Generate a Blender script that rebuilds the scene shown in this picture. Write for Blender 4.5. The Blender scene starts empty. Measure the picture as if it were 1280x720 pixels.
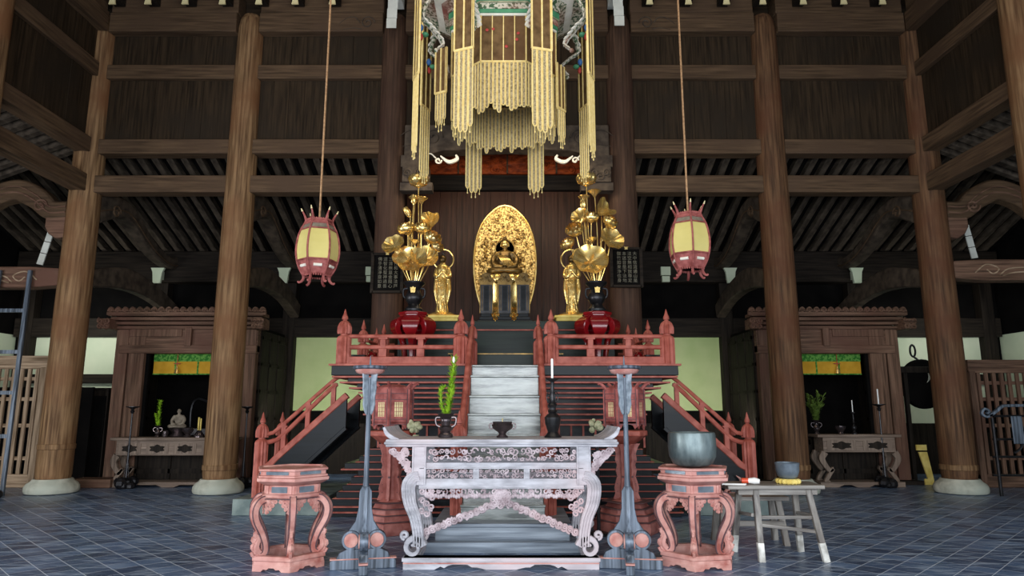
import bpy, bmesh, math, random
from math import sin, cos, pi, radians as R
from mathutils import Vector as V, Matrix
random.seed(7)
C = bpy.context.scene.collection
# ------------------------------------------------------------------ camera model (24 mm lens, 1280x720) for measuring places
F = 853.; TH = math.atan(152/F); CT, ST = cos(TH), sin(TH); CX, CH = .09, 1.3
def Z(py, D):
    v = (360-py)/F
    return CH+D*(ST+CT*v)/(CT-ST*v)
def X(px, py, D):
    return CX+(px-640)/F*(D*CT+(Z(py, D)-CH)*ST)
# ------------------------------------------------------------------ materials
def lin(c):
    return tuple((x/255/12.92 if x/255 <= .04045 else ((x/255+.055)/1.055)**2.4) for x in c)
def newmat(name):
    m = bpy.data.materials.new(name); m.use_nodes = True
    nt = m.node_tree; b = nt.nodes['Principled BSDF']
    return m, nt, b
def noisy(name, c1, c2, scale=(1, 1, 1), ns=6, rough=.6, metal=0, bump=.1, detail=6, lo=.35, hi=.65, coat=0, c3=None, bdist=.01, rr=0, wave=False):
    """procedural surface: two colours mixed by stretched noise, with a matching bump"""
    m, nt, b = newmat(name); N = nt.nodes; L = nt.links
    tc = N.new('ShaderNodeTexCoord'); mp = N.new('ShaderNodeMapping'); mp.inputs['Scale'].default_value = scale
    L.new(tc.outputs['Object'], mp.inputs['Vector'])
    no = N.new('ShaderNodeTexNoise'); no.inputs['Scale'].default_value = ns; no.inputs['Detail'].default_value = detail
    L.new(mp.outputs[0], no.inputs['Vector'])
    cr = N.new('ShaderNodeValToRGB'); e = cr.color_ramp.elements
    e[0].position = lo; e[1].position = hi
    e[0].color = (*lin(c1), 1); e[1].color = (*lin(c2), 1)
    L.new(no.outputs['Fac'], cr.inputs['Fac'])
    col = cr.outputs['Color']
    if c3:
        n2 = N.new('ShaderNodeTexNoise'); n2.inputs['Scale'].default_value = 1.3; n2.inputs['Detail'].default_value = 3
        L.new(tc.outputs['Object'], n2.inputs['Vector'])
        r2 = N.new('ShaderNodeValToRGB'); r2.color_ramp.elements[0].position = .45; r2.color_ramp.elements[1].position = .68
        L.new(n2.outputs['Fac'], r2.inputs['Fac'])
        mx = N.new('ShaderNodeMixRGB'); mx.inputs['Color2'].default_value = (*lin(c3), 1)
        L.new(r2.outputs['Color'], mx.inputs['Fac']); L.new(col, mx.inputs['Color1']); col = mx.outputs['Color']
    L.new(col, b.inputs['Base Color'])
    b.inputs['Roughness'].default_value = rough; b.inputs['Metallic'].default_value = metal
    if rr:
        mr = N.new('ShaderNodeMapRange'); mr.inputs['To Min'].default_value = rough-rr; mr.inputs['To Max'].default_value = rough+rr
        L.new(no.outputs['Fac'], mr.inputs['Value']); L.new(mr.outputs[0], b.inputs['Roughness'])
    if coat: b.inputs['Coat Weight'].default_value = coat; b.inputs['Coat Roughness'].default_value = .15
    if bump:
        bp = N.new('ShaderNodeBump'); bp.inputs['Strength'].default_value = bump; bp.inputs['Distance'].default_value = bdist
        L.new(no.outputs['Fac'], bp.inputs['Height']); L.new(bp.outputs[0], b.inputs['Normal'])
    return m
VS, HS, DS = (9, 9, .5), (.5, 9, 9), (9, .5, 9)
M = {}
def wood3(key, c1, c2, c3=None, rough=.65, bump=.35):
    M[key+'_v'] = noisy(key+'_v', c1, c2, VS, 3, rough, bump=bump, c3=c3)
    M[key+'_h'] = noisy(key+'_h', c1, c2, HS, 3, rough, bump=bump, c3=c3)
    M[key+'_d'] = noisy(key+'_d', c1, c2, DS, 3, rough, bump=bump, c3=c3)
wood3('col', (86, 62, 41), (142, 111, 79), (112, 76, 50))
wood3('colr', (66, 46, 32), (110, 80, 56), (90, 56, 38))  # darker copy of the column wood: weaker light on the right put into colour
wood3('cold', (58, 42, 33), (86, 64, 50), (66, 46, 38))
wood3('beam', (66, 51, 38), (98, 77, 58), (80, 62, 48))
wood3('board', (36, 28, 20), (60, 47, 34), (44, 36, 28))  # aged boards, base colour darkened to stand in for light fading upward
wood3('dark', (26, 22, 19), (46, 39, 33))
wood3('shrine', (78, 58, 46), (128, 98, 80), (100, 70, 58))
wood3('back', (50, 32, 23), (80, 52, 38), (68, 40, 28), rough=.45)
wood3('bluewood', (96, 106, 118), (160, 170, 182), (118, 128, 140), rough=.4)
wood3('tablewood', (96, 80, 68), (146, 126, 110), (112, 92, 78))
wood3('grey', (120, 118, 116), (190, 184, 180), (150, 142, 136))
wood3('bench', (98, 92, 88), (158, 152, 144), (98, 88, 78), rough=.5)
wood3('lattice', (120, 98, 76), (186, 160, 134))
M['rafter'] = noisy('rafter', (52, 45, 38), (94, 83, 72), (3, 1, 3), 3, .8, bump=.1)
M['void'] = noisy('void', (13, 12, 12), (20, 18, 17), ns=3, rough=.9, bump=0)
M['plaster'] = noisy('plaster', (196, 208, 180), (216, 222, 196), ns=1.2, rough=.9, bump=.02)
M['plaster_green'] = noisy('plaster_green', (176, 192, 134), (196, 206, 152), ns=1.2, rough=.9, bump=.02)
M['stone'] = noisy('stone', (146, 146, 132), (196, 194, 178), ns=7, rough=.85, bump=.3, c3=(168, 172, 158))
M['slab'] = noisy('slab', (96, 110, 108), (136, 148, 142), ns=5, rough=.7, bump=.2)
M['red'] = noisy('red', (136, 64, 52), (174, 98, 84), ns=10, rough=.5, bump=.15, c3=(162, 82, 68))
M['pink'] = noisy('pink', (162, 94, 84), (212, 162, 150), ns=9, rough=.5, bump=.15, c3=(200, 146, 138))  # same red pigment, dusty, and paled for bright light washing the foreground
M['pinkdk'] = noisy('pinkdk', (84, 62, 66), (112, 84, 86), ns=9, rough=.6, bump=.1)
M['lantred'] = noisy('lantred', (126, 62, 58), (170, 98, 92), ns=12, rough=.6, bump=.15)
M['black'] = noisy('black', (12, 14, 17), (26, 29, 33), HS, 2, rough=.3, bump=.03, rr=.08)
M['blackgreen'] = noisy('blackgreen', (20, 28, 23), (38, 48, 40), HS, 2, rough=.3, bump=.05)
M['stair'] = noisy('stair', (78, 84, 82), (160, 166, 162), (.8, 5, 5), 4, rough=.2, bump=.2, rr=.15, bdist=.02, lo=.36, hi=.66, coat=.6)  # pale patches paint reflected daylight onto the polished black risers
M['steel'] = noisy('steel', (46, 54, 64), (110, 120, 134), VS, 4, rough=.4, metal=.3, bump=.1)
M['slate'] = noisy('slate', (96, 106, 116), (156, 166, 176), ns=16, rough=.5, bump=.4)
M['worn'] = noisy('worn', (150, 146, 138), (236, 234, 226), ns=9, rough=.7, bump=.1)
M['dustred'] = noisy('dustred', (146, 78, 70), (192, 122, 112), ns=9, rough=.6, bump=.15)
M['iron'] = noisy('iron', (26, 26, 28), (52, 50, 52), ns=9, rough=.35, metal=.6, bump=.1)
M['bronze'] = noisy('bronze', (66, 58, 60), (104, 92, 92), ns=7, rough=.22, metal=.75, bump=.04)
M['bell'] = noisy('bell', (84, 96, 98), (124, 136, 136), ns=14, rough=.4, metal=.55, bump=.12, scale=(1, 1, .4))
M['bluepot'] = noisy('bluepot', (88, 98, 108), (120, 130, 138), ns=9, rough=.3, metal=.3, bump=.03)
M['gold'] = noisy('gold', (226, 182, 94), (252, 222, 148), ns=12, rough=.24, metal=.8, bump=.05)
M['goldcarve'] = noisy('goldcarve', (104, 76, 34), (236, 198, 120), ns=34, rough=.3, metal=.7, bump=.9, lo=.4, hi=.6, bdist=.02)
M['golddark'] = noisy('golddark', (70, 54, 30), (132, 104, 56), ns=9, rough=.3, metal=.7, bump=.15)
M['lacquer'] = noisy('lacquer', (104, 12, 18), (132, 18, 24), ns=4, rough=.2, bump=0, coat=.3)
M['shade'] = noisy('shade', (206, 190, 112), (218, 202, 126), ns=2, rough=.8, bump=.02)
M['ivory'] = noisy('ivory', (214, 196, 142), (232, 216, 166), ns=6, rough=.7, bump=.03)
M['rope'] = noisy('rope', (150, 112, 78), (184, 144, 104), ns=30, rough=.8, bump=.2)
M['bead'] = noisy('bead', (128, 112, 84), (190, 172, 134), ns=60, rough=.7, bump=.4, lo=.42, hi=.58)
M['beadgold'] = noisy('beadgold', (230, 200, 124), (244, 218, 150), ns=20, rough=.6, bump=.05)
M['gauze'] = noisy('gauze', (88, 66, 42), (122, 96, 64), ns=10, rough=.8, bump=.3, c3=(104, 74, 50))
M['paint'] = noisy('paint', (214, 206, 184), (70, 96, 66), ns=26, rough=.7, bump=.2, lo=.48, hi=.54, c3=(150, 84, 74))
M['cream'] = noisy('cream', (222, 214, 196), (240, 234, 220), ns=8, rough=.7, bump=.05)
M['paintred'] = noisy('paintred', (168, 46, 42), (190, 70, 60), ns=8, rough=.6, bump=.05)
M['paintgreen'] = noisy('paintgreen', (60, 130, 92), (86, 156, 112), ns=8, rough=.6, bump=.05)
M['paintblue'] = noisy('paintblue', (44, 92, 156), (66, 116, 176), ns=8, rough=.6, bump=.05)
M['carve'] = noisy('carve', (150, 132, 136), (204, 188, 192), ns=14, rough=.6, bump=.3, c3=(196, 168, 168))
M['carveframe'] = noisy('carveframe', (146, 144, 150), (192, 190, 196), (1.5, 5, 5), 4, rough=.5, bump=.15, c3=(198, 182, 184))
M['vgreen'] = noisy('vgreen', (52, 112, 44), (104, 158, 72), ns=26, rough=.8, bump=.1, lo=.45, hi=.55)
M['vgold'] = noisy('vgold', (186, 138, 36), (206, 158, 52), ns=5, rough=.7, bump=.05)
M['leaf'] = noisy('leaf', (120, 168, 24), (176, 214, 60), ns=14, rough=.5, bump=.05)
M['leafdk'] = noisy('leafdk', (70, 96, 32), (112, 134, 56), ns=14, rough=.6, bump=.05)
M['white'] = noisy('white', (232, 230, 226), (246, 244, 240), ns=5, rough=.5, bump=0)
M['paper'] = noisy('paper', (206, 206, 196), (226, 226, 216), ns=5, rough=.8, bump=.05)
M['yellow'] = noisy('yellow', (214, 186, 92), (236, 212, 124), ns=9, rough=.8, bump=.1)
M['orange'] = noisy('orange', (214, 74, 44), (230, 92, 56), ns=5, rough=.4, bump=0)
M['transom'] = noisy('transom', (104, 40, 16), (176, 78, 34), (1, 1, 2), 7, rough=.5, bump=.7, bdist=.03)
M['carvedark'] = noisy('carvedark', (52, 43, 36), (84, 72, 60), ns=7, rough=.7, bump=.25)
M['carvegrey'] = noisy('carvegrey', (96, 86, 74), (140, 128, 112), ns=9, rough=.7, bump=.4)
M['lichen'] = noisy('lichen', (126, 130, 98), (176, 172, 140), ns=22, rough=.9, bump=.5)
M['inscr'] = noisy('inscr', (96, 92, 78), (120, 114, 96), ns=9, rough=.6, bump=0)
def floor_mat():
    m, nt, b = newmat('tile_floor'); N = nt.nodes; L = nt.links
    tc = N.new('ShaderNodeTexCoord'); mp = N.new('ShaderNodeMapping'); mp.inputs['Rotation'].default_value = (0, 0, R(45))
    L.new(tc.outputs['Object'], mp.inputs['Vector'])
    br = N.new('ShaderNodeTexBrick'); br.offset = 0; br.inputs['Scale'].default_value = 1
    br.inputs['Brick Width'].default_value = .216; br.inputs['Row Height'].default_value = .216
    br.inputs['Mortar Size'].default_value = .0032; br.inputs['Mortar Smooth'].default_value = .3; br.inputs['Bias'].default_value = 0
    br.inputs['Color1'].default_value = (*lin((52, 70, 98)), 1); br.inputs['Color2'].default_value = (*lin((94, 118, 152)), 1)
    br.inputs['Mortar'].default_value = (*lin((224, 232, 242)), 1)
    L.new(mp.outputs[0], br.inputs['Vector'])
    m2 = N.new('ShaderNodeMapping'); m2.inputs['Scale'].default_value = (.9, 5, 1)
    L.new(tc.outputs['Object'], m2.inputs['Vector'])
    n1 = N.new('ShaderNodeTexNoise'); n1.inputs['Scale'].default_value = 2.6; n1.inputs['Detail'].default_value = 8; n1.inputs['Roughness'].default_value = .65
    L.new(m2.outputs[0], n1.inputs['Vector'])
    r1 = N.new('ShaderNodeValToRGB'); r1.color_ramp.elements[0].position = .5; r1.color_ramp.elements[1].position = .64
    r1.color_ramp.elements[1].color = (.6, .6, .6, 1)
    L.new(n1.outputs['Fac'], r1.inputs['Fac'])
    mx = N.new('ShaderNodeMixRGB'); mx.inputs['Color2'].default_value = (*lin((176, 190, 208)), 1)  # pale streaks on worn tiles: floor sheen painted into the base colour
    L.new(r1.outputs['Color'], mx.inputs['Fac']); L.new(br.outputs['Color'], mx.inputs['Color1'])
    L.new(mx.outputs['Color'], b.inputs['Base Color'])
    mr = N.new('ShaderNodeMapRange'); mr.inputs['From Min'].default_value = .3; mr.inputs['From Max'].default_value = .7
    mr.inputs['To Min'].default_value = .22; mr.inputs['To Max'].default_value = .5
    L.new(n1.outputs['Fac'], mr.inputs['Value']); L.new(mr.outputs[0], b.inputs['Roughness'])
    bp = N.new('ShaderNodeBump'); bp.inputs['Strength'].default_value = .25; bp.inputs['Distance'].default_value = .01
    L.new(n1.outputs['Fac'], bp.inputs['Height']); L.new(bp.outputs[0], b.inputs['Normal'])
    return m
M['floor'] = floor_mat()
for k_, m_ in M.items():
    b_ = m_.node_tree.nodes['Principled BSDF']
    for pre, sp in (('board', .1), ('beam', .12), ('dark', .1), ('col', .15), ('shrine', .15), ('back', .2), ('rafter', .1), ('void', .05), ('black', .14), ('carvedark', .12), ('plaster', .1), ('red', .25), ('lantred', .2), ('gauze', .1), ('bead', .2), ('pink', .25), ('carve', .25), ('lattice', .15), ('vg', .1), ('transom', .2), ('lacquer', .4)):
        if k_.startswith(pre): b_.inputs['Specular IOR Level'].default_value = sp
# ------------------------------------------------------------------ mesh builder
def catmull(P, n=6):
    P = [V(p) for p in P]; Q = [P[0]*2-P[1]]+P+[P[-1]*2-P[-2]]; out = []
    for i in range(1, len(Q)-2):
        a, b, c, d = Q[i-1:i+3]
        for k in range(n):
            t = k/n
            out.append(.5*((2*b)+(c-a)*t+(2*a-5*b+4*c-d)*t*t+(3*b-a-3*c+d)*t**3))
    out.append(P[-1]); return out
def lerpl(W, n):
    out = []
    for i in range(n):
        t = i/(n-1)*(len(W)-1); k = min(int(t), len(W)-2)
        out.append(W[k]+(W[k+1]-W[k])*(t-k))
    return out
class B:
    def __init__(s): s.v = []; s.f = []; s.mi = []; s.m = 0
    def add(s, vs, fs):
        o = len(s.v); s.v += [tuple(v) for v in vs]
        for f in fs: s.f.append(tuple(i+o for i in f)); s.mi.append(s.m)
        return s
    def box(s, x0, x1, y0, y1, z0, z1):
        if x0 > x1: x0, x1 = x1, x0
        if y0 > y1: y0, y1 = y1, y0
        if z0 > z1: z0, z1 = z1, z0
        return s.add([(x0, y0, z0), (x1, y0, z0), (x1, y1, z0), (x0, y1, z0), (x0, y0, z1), (x1, y0, z1), (x1, y1, z1), (x0, y1, z1)],
                     [(0, 3, 2, 1), (4, 5, 6, 7), (0, 1, 5, 4), (1, 2, 6, 5), (2, 3, 7, 6), (3, 0, 4, 7)])
    def rings(s, rs, close=True, cap=True):
        n = len(rs[0]); vs = [p for r in rs for p in r]; fs = []
        for i in range(len(rs)-1):
            for k in range(n if close else n-1):
                a, b = i*n+k, i*n+(k+1) % n
                fs.append((a, b, b+n, a+n))
        if cap: fs.append(tuple(range(n-1, -1, -1))); fs.append(tuple(range((len(rs)-1)*n, len(rs)*n)))
        return s.add(vs, fs)
    def tube(s, P, r, n=8, cap=True):
        P = [V(p) for p in P]; k = len(P)
        rr = lerpl(list(r), k) if isinstance(r, (list, tuple)) else [r]*k
        rs = []; up = None
        for i, p in enumerate(P):
            t = (P[min(i+1, k-1)]-P[max(i-1, 0)]).normalized()
            if up is None:
                up = V((0, 0, 1)) if abs(t.z) < .9 else V((1, 0, 0))
            a = up-t*up.dot(t)
            if a.length < 1e-4: a = V((0, 1, 0))-t*t.y
            a.normalize(); b = t.cross(a); up = a
            rs.append([p+(a*cos(2*pi*j/n)+b*sin(2*pi*j/n))*rr[i] for j in range(n)])
        return s.rings(rs, cap=cap)
    def sweep(s, P, N, w, d, ch=.25):
        """bar of rectangular section with chamfered corners, width w in the plane of the path, depth d along N"""
        P = [V(p) for p in P]; N = V(N).normalized(); k = len(P)
        ww = lerpl(list(w), k) if isinstance(w, (list, tuple)) else [w]*k
        dd = lerpl(list(d), k) if isinstance(d, (list, tuple)) else [d]*k
        rs = []
        for i, p in enumerate(P):
            t = (P[min(i+1, k-1)]-P[max(i-1, 0)]).normalized(); S = N.cross(t).normalized()
            a, b = ww[i]/2, dd[i]/2; c = min(a, b)*ch
            pr = [(a, b-c), (a-c, b), (-a+c, b), (-a, b-c), (-a, -b+c), (-a+c, -b), (a-c, -b), (a, -b+c)]
            rs.append([p+S*u+N*v for u, v in pr])
        return s.rings(rs)
    def lathe(s, prof, c=(0, 0, 0), n=24, rot=0, sx=1, sy=1, cap=True):
        rs = [[(c[0]+sx*r*cos(rot+2*pi*j/n), c[1]+sy*r*sin(rot+2*pi*j/n), c[2]+z) for j in range(n)] for r, z in prof]
        return s.rings(rs, cap=cap)
    def prism(s, poly, y0, y1, ax='xz'):
        def p(u, v, w): return {'xz': (u, w, v), 'yz': (w, u, v), 'xy': (u, v, w)}[ax]
        n = len(poly); vs = [p(u, v, y0) for u, v in poly]+[p(u, v, y1) for u, v in poly]
        fs = [tuple(range(n)), tuple(range(2*n-1, n-1, -1))]+[(i, i+n, (i+1) % n+n, (i+1) % n) for i in range(n)]
        return s.add(vs, fs)
    def ball(s, c, r, n=12, m=8, rot=None):
        r = r if isinstance(r, (tuple, list)) else (r, r, r); rs = []
        for i in range(m+1):
            a = -pi/2+pi*i/m; q = max(cos(a), .02)
            ring = [V((r[0]*q*cos(2*pi*j/n), r[1]*q*sin(2*pi*j/n), r[2]*sin(a))) for j in range(n)]
            if rot: ring = [rot @ p for p in ring]
            rs.append([p+V(c) for p in ring])
        return s.rings(rs)
    def xf(s, M4, start=0):
        s.v = s.v[:start]+[tuple(M4 @ V(p)) for p in s.v[start:]]; return s
    def spiral(s, c, r, turns=1.4, th=.006, a0=0, hand=1, n=13, ns=5, plane='xz', flat=1):
        P = []
        for i in range(n):
            t = i/(n-1); a = a0+hand*2*pi*turns*t; q = r*(1-.82*t)
            u, w = q*cos(a), q*sin(a)
            P.append((c[0]+u, c[1], c[2]+w) if plane == 'xz' else (c[0], c[1]+u, c[2]+w))
        return s.tube(P, [th, th*1.3], ns)
    def build(s, name, mat, parent=None, world=False, bevel=0, smooth=40, remesh=0):
        me = bpy.data.meshes.new(name); vs = s.v
        if world and parent:
            o = parent; off = V((0, 0, 0))
            while o: off += o.location; o = o.parent
            vs = [V(v)-off for v in vs]
        me.from_pydata(vs, [], s.f)
        bm = bmesh.new(); bm.from_mesh(me); bmesh.ops.recalc_face_normals(bm, faces=bm.faces); bm.to_mesh(me); bm.free()
        mats = mat if isinstance(mat, (list, tuple)) else [mat]
        for k in mats: me.materials.append(M[k])
        me.polygons.foreach_set('material_index', s.mi)
        me.polygons.foreach_set('use_smooth', [True]*len(me.polygons))
        if smooth is not None: me.set_sharp_from_angle(angle=R(smooth))
        ob = bpy.data.objects.new(name, me); C.objects.link(ob)
        if parent: ob.parent = parent
        if bevel:
            md = ob.modifiers.new('bevel', 'BEVEL'); md.width = bevel; md.segments = 2; md.limit_method = 'ANGLE'; md.angle_limit = R(40)
        if remesh:
            md = ob.modifiers.new('remesh', 'REMESH'); md.mode = 'VOXEL'; md.voxel_size = remesh; md.use_smooth_shade = True
            sm = ob.modifiers.new('smooth', 'SMOOTH'); sm.iterations = 3; sm.factor = .5
        return ob
def tag(o, label, cat, group=None, kind=None):
    if label: o['label'] = label
    if cat: o['category'] = cat
    if group: o['group'] = group
    if kind: o['kind'] = kind
    return o
def thing(name, label, cat, loc=(0, 0, 0), rotz=0, group=None, kind=None):
    o = bpy.data.objects.new(name, None); C.objects.link(o); o.location = loc; o.rotation_euler = (0, 0, rotz); o.empty_display_size = .1
    return tag(o, label, cat, group, kind)
def copy_tree(o, parent=None, label=None, loc=None, rotz=None):
    c = o.copy(); C.objects.link(c); c.parent = parent
    for ch in list(o.children): copy_tree(ch, c)
    if label: c['label'] = label
    if loc is not None: c.location = loc
    if rotz is not None: c.rotation_euler = (0, 0, rotz)
    return c
def struct(name, b, mat, label, cat, **k): return tag(b.build(name, mat, **k), label, cat, kind='structure')
WD = {-1: 'left', 1: 'right'}

# ================================================================== THE HALL
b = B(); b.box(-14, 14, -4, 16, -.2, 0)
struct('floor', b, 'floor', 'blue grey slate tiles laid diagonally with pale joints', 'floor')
b = B(); b.box(-7.4, 7.4, -1, 11.6, 9.0, 9.1)
for i in range(9): b.box(-7.4, 7.4, i*1.35-.3, i*1.35-.12, 8.85, 9.0)
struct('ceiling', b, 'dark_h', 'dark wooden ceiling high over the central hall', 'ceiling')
CXS = [-7.2, -4.56, -1.98, 1.98, 4.56, 7.2]; CD = 11.2; NEAR = 8.75
colnames = ['round timber column furthest left on the back row, behind the lattice fence', 'round timber column in front of the left side shrine',
            'dark round column at left of the golden statue with plaque', 'dark round column at right of the golden statue with plaque',
            'round timber column in front of the right side shrine', 'round timber column beside the iron rack and lattice on the right',
            'near side column cut off at upper left edge', 'near side column cut off at upper right edge']
def column(x, y, label, r=.25, mt='col_v', bz=.40):
    t = thing('timber_column', label, 'column', (x, y, 0), group='round timber columns')
    prof = [(r*.97, .22), (r*1.02, .3), (r*1.03, 1.2), (r*1.02, 3), (r*.98, 5), (r*.92, 7.4), (r*.9, 7.95), (r*.8, 8.12), (r*.6, 8.22), (.02, 8.24)]
    B().lathe(prof, n=32).build('shaft', mt, t)
    B().lathe([(r*1.0, bz-.05), (r*1.07, bz-.035), (r*1.07, bz+.035), (r*1.0, bz+.05)], n=32).build('band', 'col_v', t)
    B().lathe([(.33, 0), (.37, .015), (.385, .05), (.38, .11), (.35, .155), (.30, .19), (.275, .225), (.02, .235)], n=36).build('stone_base', 'stone', t)
    return t
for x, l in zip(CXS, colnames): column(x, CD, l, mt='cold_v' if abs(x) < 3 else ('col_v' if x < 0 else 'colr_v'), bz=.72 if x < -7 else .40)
column(-7.2, NEAR, colnames[6]); column(7.2, NEAR, colnames[7])
# back frame: beams and boards in each bay
LV = [(8.22, 8.6, .16, 'topmost'), (7.84, 8.2, .2, 'thick upper'), (6.99, 7.25, .12, 'upper'), (5.61, 5.87, .13, 'middle'), (4.92, 5.22, .13, 'lower')]
bays = ['far left', 'inner left', 'central', 'inner right', 'far right']
nb = 0
def beam_box(b, x0, x1, y0, y1, z0, z1): b.box(x0, x1, y0, y1, z0, z1)
for i in range(5):
    x0, x1 = CXS[i]+.2, CXS[i+1]-.2
    for z0, z1, d, nm in LV:
        if i == 2 and nm in ('lower', 'middle'): continue
        b = B(); b.box(x0, x1, CD-d, CD+d, z0, z1)
        o = struct('tie_beam', b, 'beam_h', '%s horizontal tie beam in the %s bay of the back row' % (nm, bays[i]), 'beam', bevel=.015)
        nb += 1
    b = B(); n = int((x1-x0)/.26)
    for k in range(n):
        q0 = x0+(x1-x0)*k/n; q1 = x0+(x1-x0)*(k+1)/n; e = random.uniform(0, .012)
        b.box(q0+.002, q1-.002, CD-.02-e, CD+.04, 5.87 if i != 2 else 6.1, 6.99)
        b.box(q0+.002, q1-.002, CD-.02-e, CD+.04, 7.25, 7.84)
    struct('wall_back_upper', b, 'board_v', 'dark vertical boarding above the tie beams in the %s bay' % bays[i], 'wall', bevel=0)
    # short struts in the upper row
b = B(); b.box(-7.4, 7.4, CD+.18, CD+.3, 7.8, 9.1); struct('wall_back_top', b, 'board_h', 'dark boarding above the column heads', 'wall')
# side frames
for s in (-1, 1):
    b = B(); b.box(s*7.3, s*7.4, -1, CD+.2, 8.55, 9.1); struct('wall_%s_top' % WD[s], b, 'board_d', 'dark boarding at the top of the %s side' % WD[s], 'wall')
    for j, (y0, y1) in enumerate([(NEAR+.2, CD-.2), (2.5, NEAR-.2)]):
        for z0, z1, d, nm in LV:
            b = B(); b.box(s*7.2-d, s*7.2+d, y0, y1, z0, z1)
            struct('side_tie_beam', b, 'beam_d', '%s tie beam on the %s side, %s bay' % (nm, WD[s], ['rear', 'near'][j]), 'beam', bevel=.015)
        b = B(); n = int((y1-y0)/.26)
        for k in range(n):
            q0 = y0+(y1-y0)*k/n; q1 = y0+(y1-y0)*(k+1)/n; e = random.uniform(0, .012)
            b.box(s*7.2-.03-e, s*7.2+.03+e, q0+.002, q1-.002, 5.87, 6.99)
            b.box(s*7.2-.03-e, s*7.2+.03+e, q0+.002, q1-.002, 7.25, 7.84)
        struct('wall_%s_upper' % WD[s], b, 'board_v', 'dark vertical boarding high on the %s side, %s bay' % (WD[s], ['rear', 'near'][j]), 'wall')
# spiral relief at the ends of the thick beam and the rainbow beam
def relief(x, y, z, s, sc=1.0):
    b = B()
    b.spiral((x, y, z), .13*sc, 1.5, .010*sc, 0 if s > 0 else pi, s, 22, 6)
    b.tube(catmull([(x-s*.13*sc, y, z), (x-s*.22*sc, y, z+.1*sc), (x-s*.36*sc, y, z+.09*sc), (x-s*.5*sc, y, z-.02*sc)], 6), [.010*sc, .005], 6)
    b.tube(catmull([(x-s*.1*sc, y, z-.12*sc), (x-s*.25*sc, y, z-.1*sc), (x-s*.42*sc, y, z-.13*sc)], 6), [.009*sc, .004], 6)
    return b
for s in (-1, 1):
    o = relief(s*2.45, CD-.205, 8.0, -s).build('beam_relief', 'carvedark'); tag(o, 'pale carved swirl on the thick beam by the %s inner column' % WD[s], 'carving')
# rainbow beam in the central bay
b = B()
zt, zb = 6.12, 5.62
poly = [(-1.75, zt), (1.75, zt), (1.75, zb-.1), (1.35, zb-.05), (1.1, zb+.03), (0, zb+.08), (-1.1, zb+.03), (-1.35, zb-.05), (-1.75, zb-.1)]
b.prism(poly, CD-.16, CD+.16)
rb = struct('rainbow_beam', b, 'carvedark', 'carved rainbow beam across the central bay behind the canopy fringe', 'beam', bevel=.02)
for s in (-1, 1):
    o = relief(s*1.25, CD-.175, 5.88, -s, 1.25).build('beam_relief', 'carvedark'); tag(o, 'incised cloud swirl at the %s end of the central rainbow beam' % WD[s], 'carving')
    b = B(); zc = Z(199, CD-.2); b.sweep(catmull([(s*1.12, CD-.2, zc+.05), (s*.98, CD-.2, zc-.05), (s*.84, CD-.2, zc+.0), (s*.86, CD-.2, zc+.07)], 6), (0, 1, 0), [.02, .06, .06, .03], .06)
    b.spiral((s*1.16, CD-.2, zc-.02), .06, 1.1, .016, 0, s, 14, 6)
    b.tube(catmull([(s*1.2, CD-.2, zc+.02), (s*1.3, CD-.2, zc+.1), (s*1.45, CD-.2, zc+.05)], 5), [.014, .006], 6)
    tag(b.build('cloud_bracket', 'cream'), 'white painted cloud curl under the %s end of the rainbow beam' % WD[s], 'carving')
    b = B(); b.box(s*1.24, s*1.78, CD-.3, CD-.1, Z(238, CD-.3), Z(228, CD-.3)); b.box(s*1.3, s*1.74, CD-.34, CD-.1, Z(228, CD-.3), Z(208, CD-.3)); b.box(s*1.4, s*1.78, CD-.28, CD-.1, Z(208, CD-.3), zb-.1)
    for q in range(4): b.spiral((s*(1.36+.1*q), CD-.35, Z(222-5*(q % 2), CD-.3)), .08, 1.5, .014, q*1.7, 1 if q % 2 else -1, 18, 5)
    tag(b.build('carved_capital', 'carvedark', bevel=.05), 'grey carved nose block on the inner face of the %s inner column' % WD[s], 'carving')
# paper strips on the two inner columns
for s, x0, x1, y1 in ((-1, 483, 496, 35), (1, 768, 780, 32)):
    b = B(); D0 = CD-.5
    for k in range(3):
        za, zb_ = Z(y1-12*k, D0), Z(y1-12*(k+1), D0)
        xa = X((x0+x1)/2-s*k*.6, 20, D0)
        b.box(xa-.085, xa+.085, D0-.01*(k % 2), D0+.01, za+.004, zb_)
    b.box(xa-.12, xa+.12, D0+.01, CD-.05, 8.35, 8.75)
    tag(b.build('paper_strip', 'paper'), 'white folded paper strip hanging before the top of the %s inner column' % WD[s], 'paper strip')
# bracket noses with pale tips along the top
def nose():
    t = thing('corbel', 'pale tipped bracket arm end above the topmost beam', 'bracket', group='bracket arm ends along the top beam')
    b = B(); b.box(-.09, .09, -.05, .17, 0, .16); b.box(-.16, .16, .0, .17, .16, .3); b.build('arm', 'dark_h', t)
    b = B(); b.prism([(-.03, .1), (.03, .1), (.05, -.05), (.06, -.1), (-.06, -.1), (-.05, -.05)], -.075, -.05); b.build('pale_tip', 'ivory', t)
    return t
n0 = nose(); NZ = Z(8, 10.85)+.1; n0.location = (X(146, 0, 10.9), 10.85, NZ)
for px in (190, 236, 282, 327, 372, 418, 810, 858, 905, 950, 1000, 1050, 1098):
    copy_tree(n0, loc=(X(px, 0, 10.9), 10.85, NZ))
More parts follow.
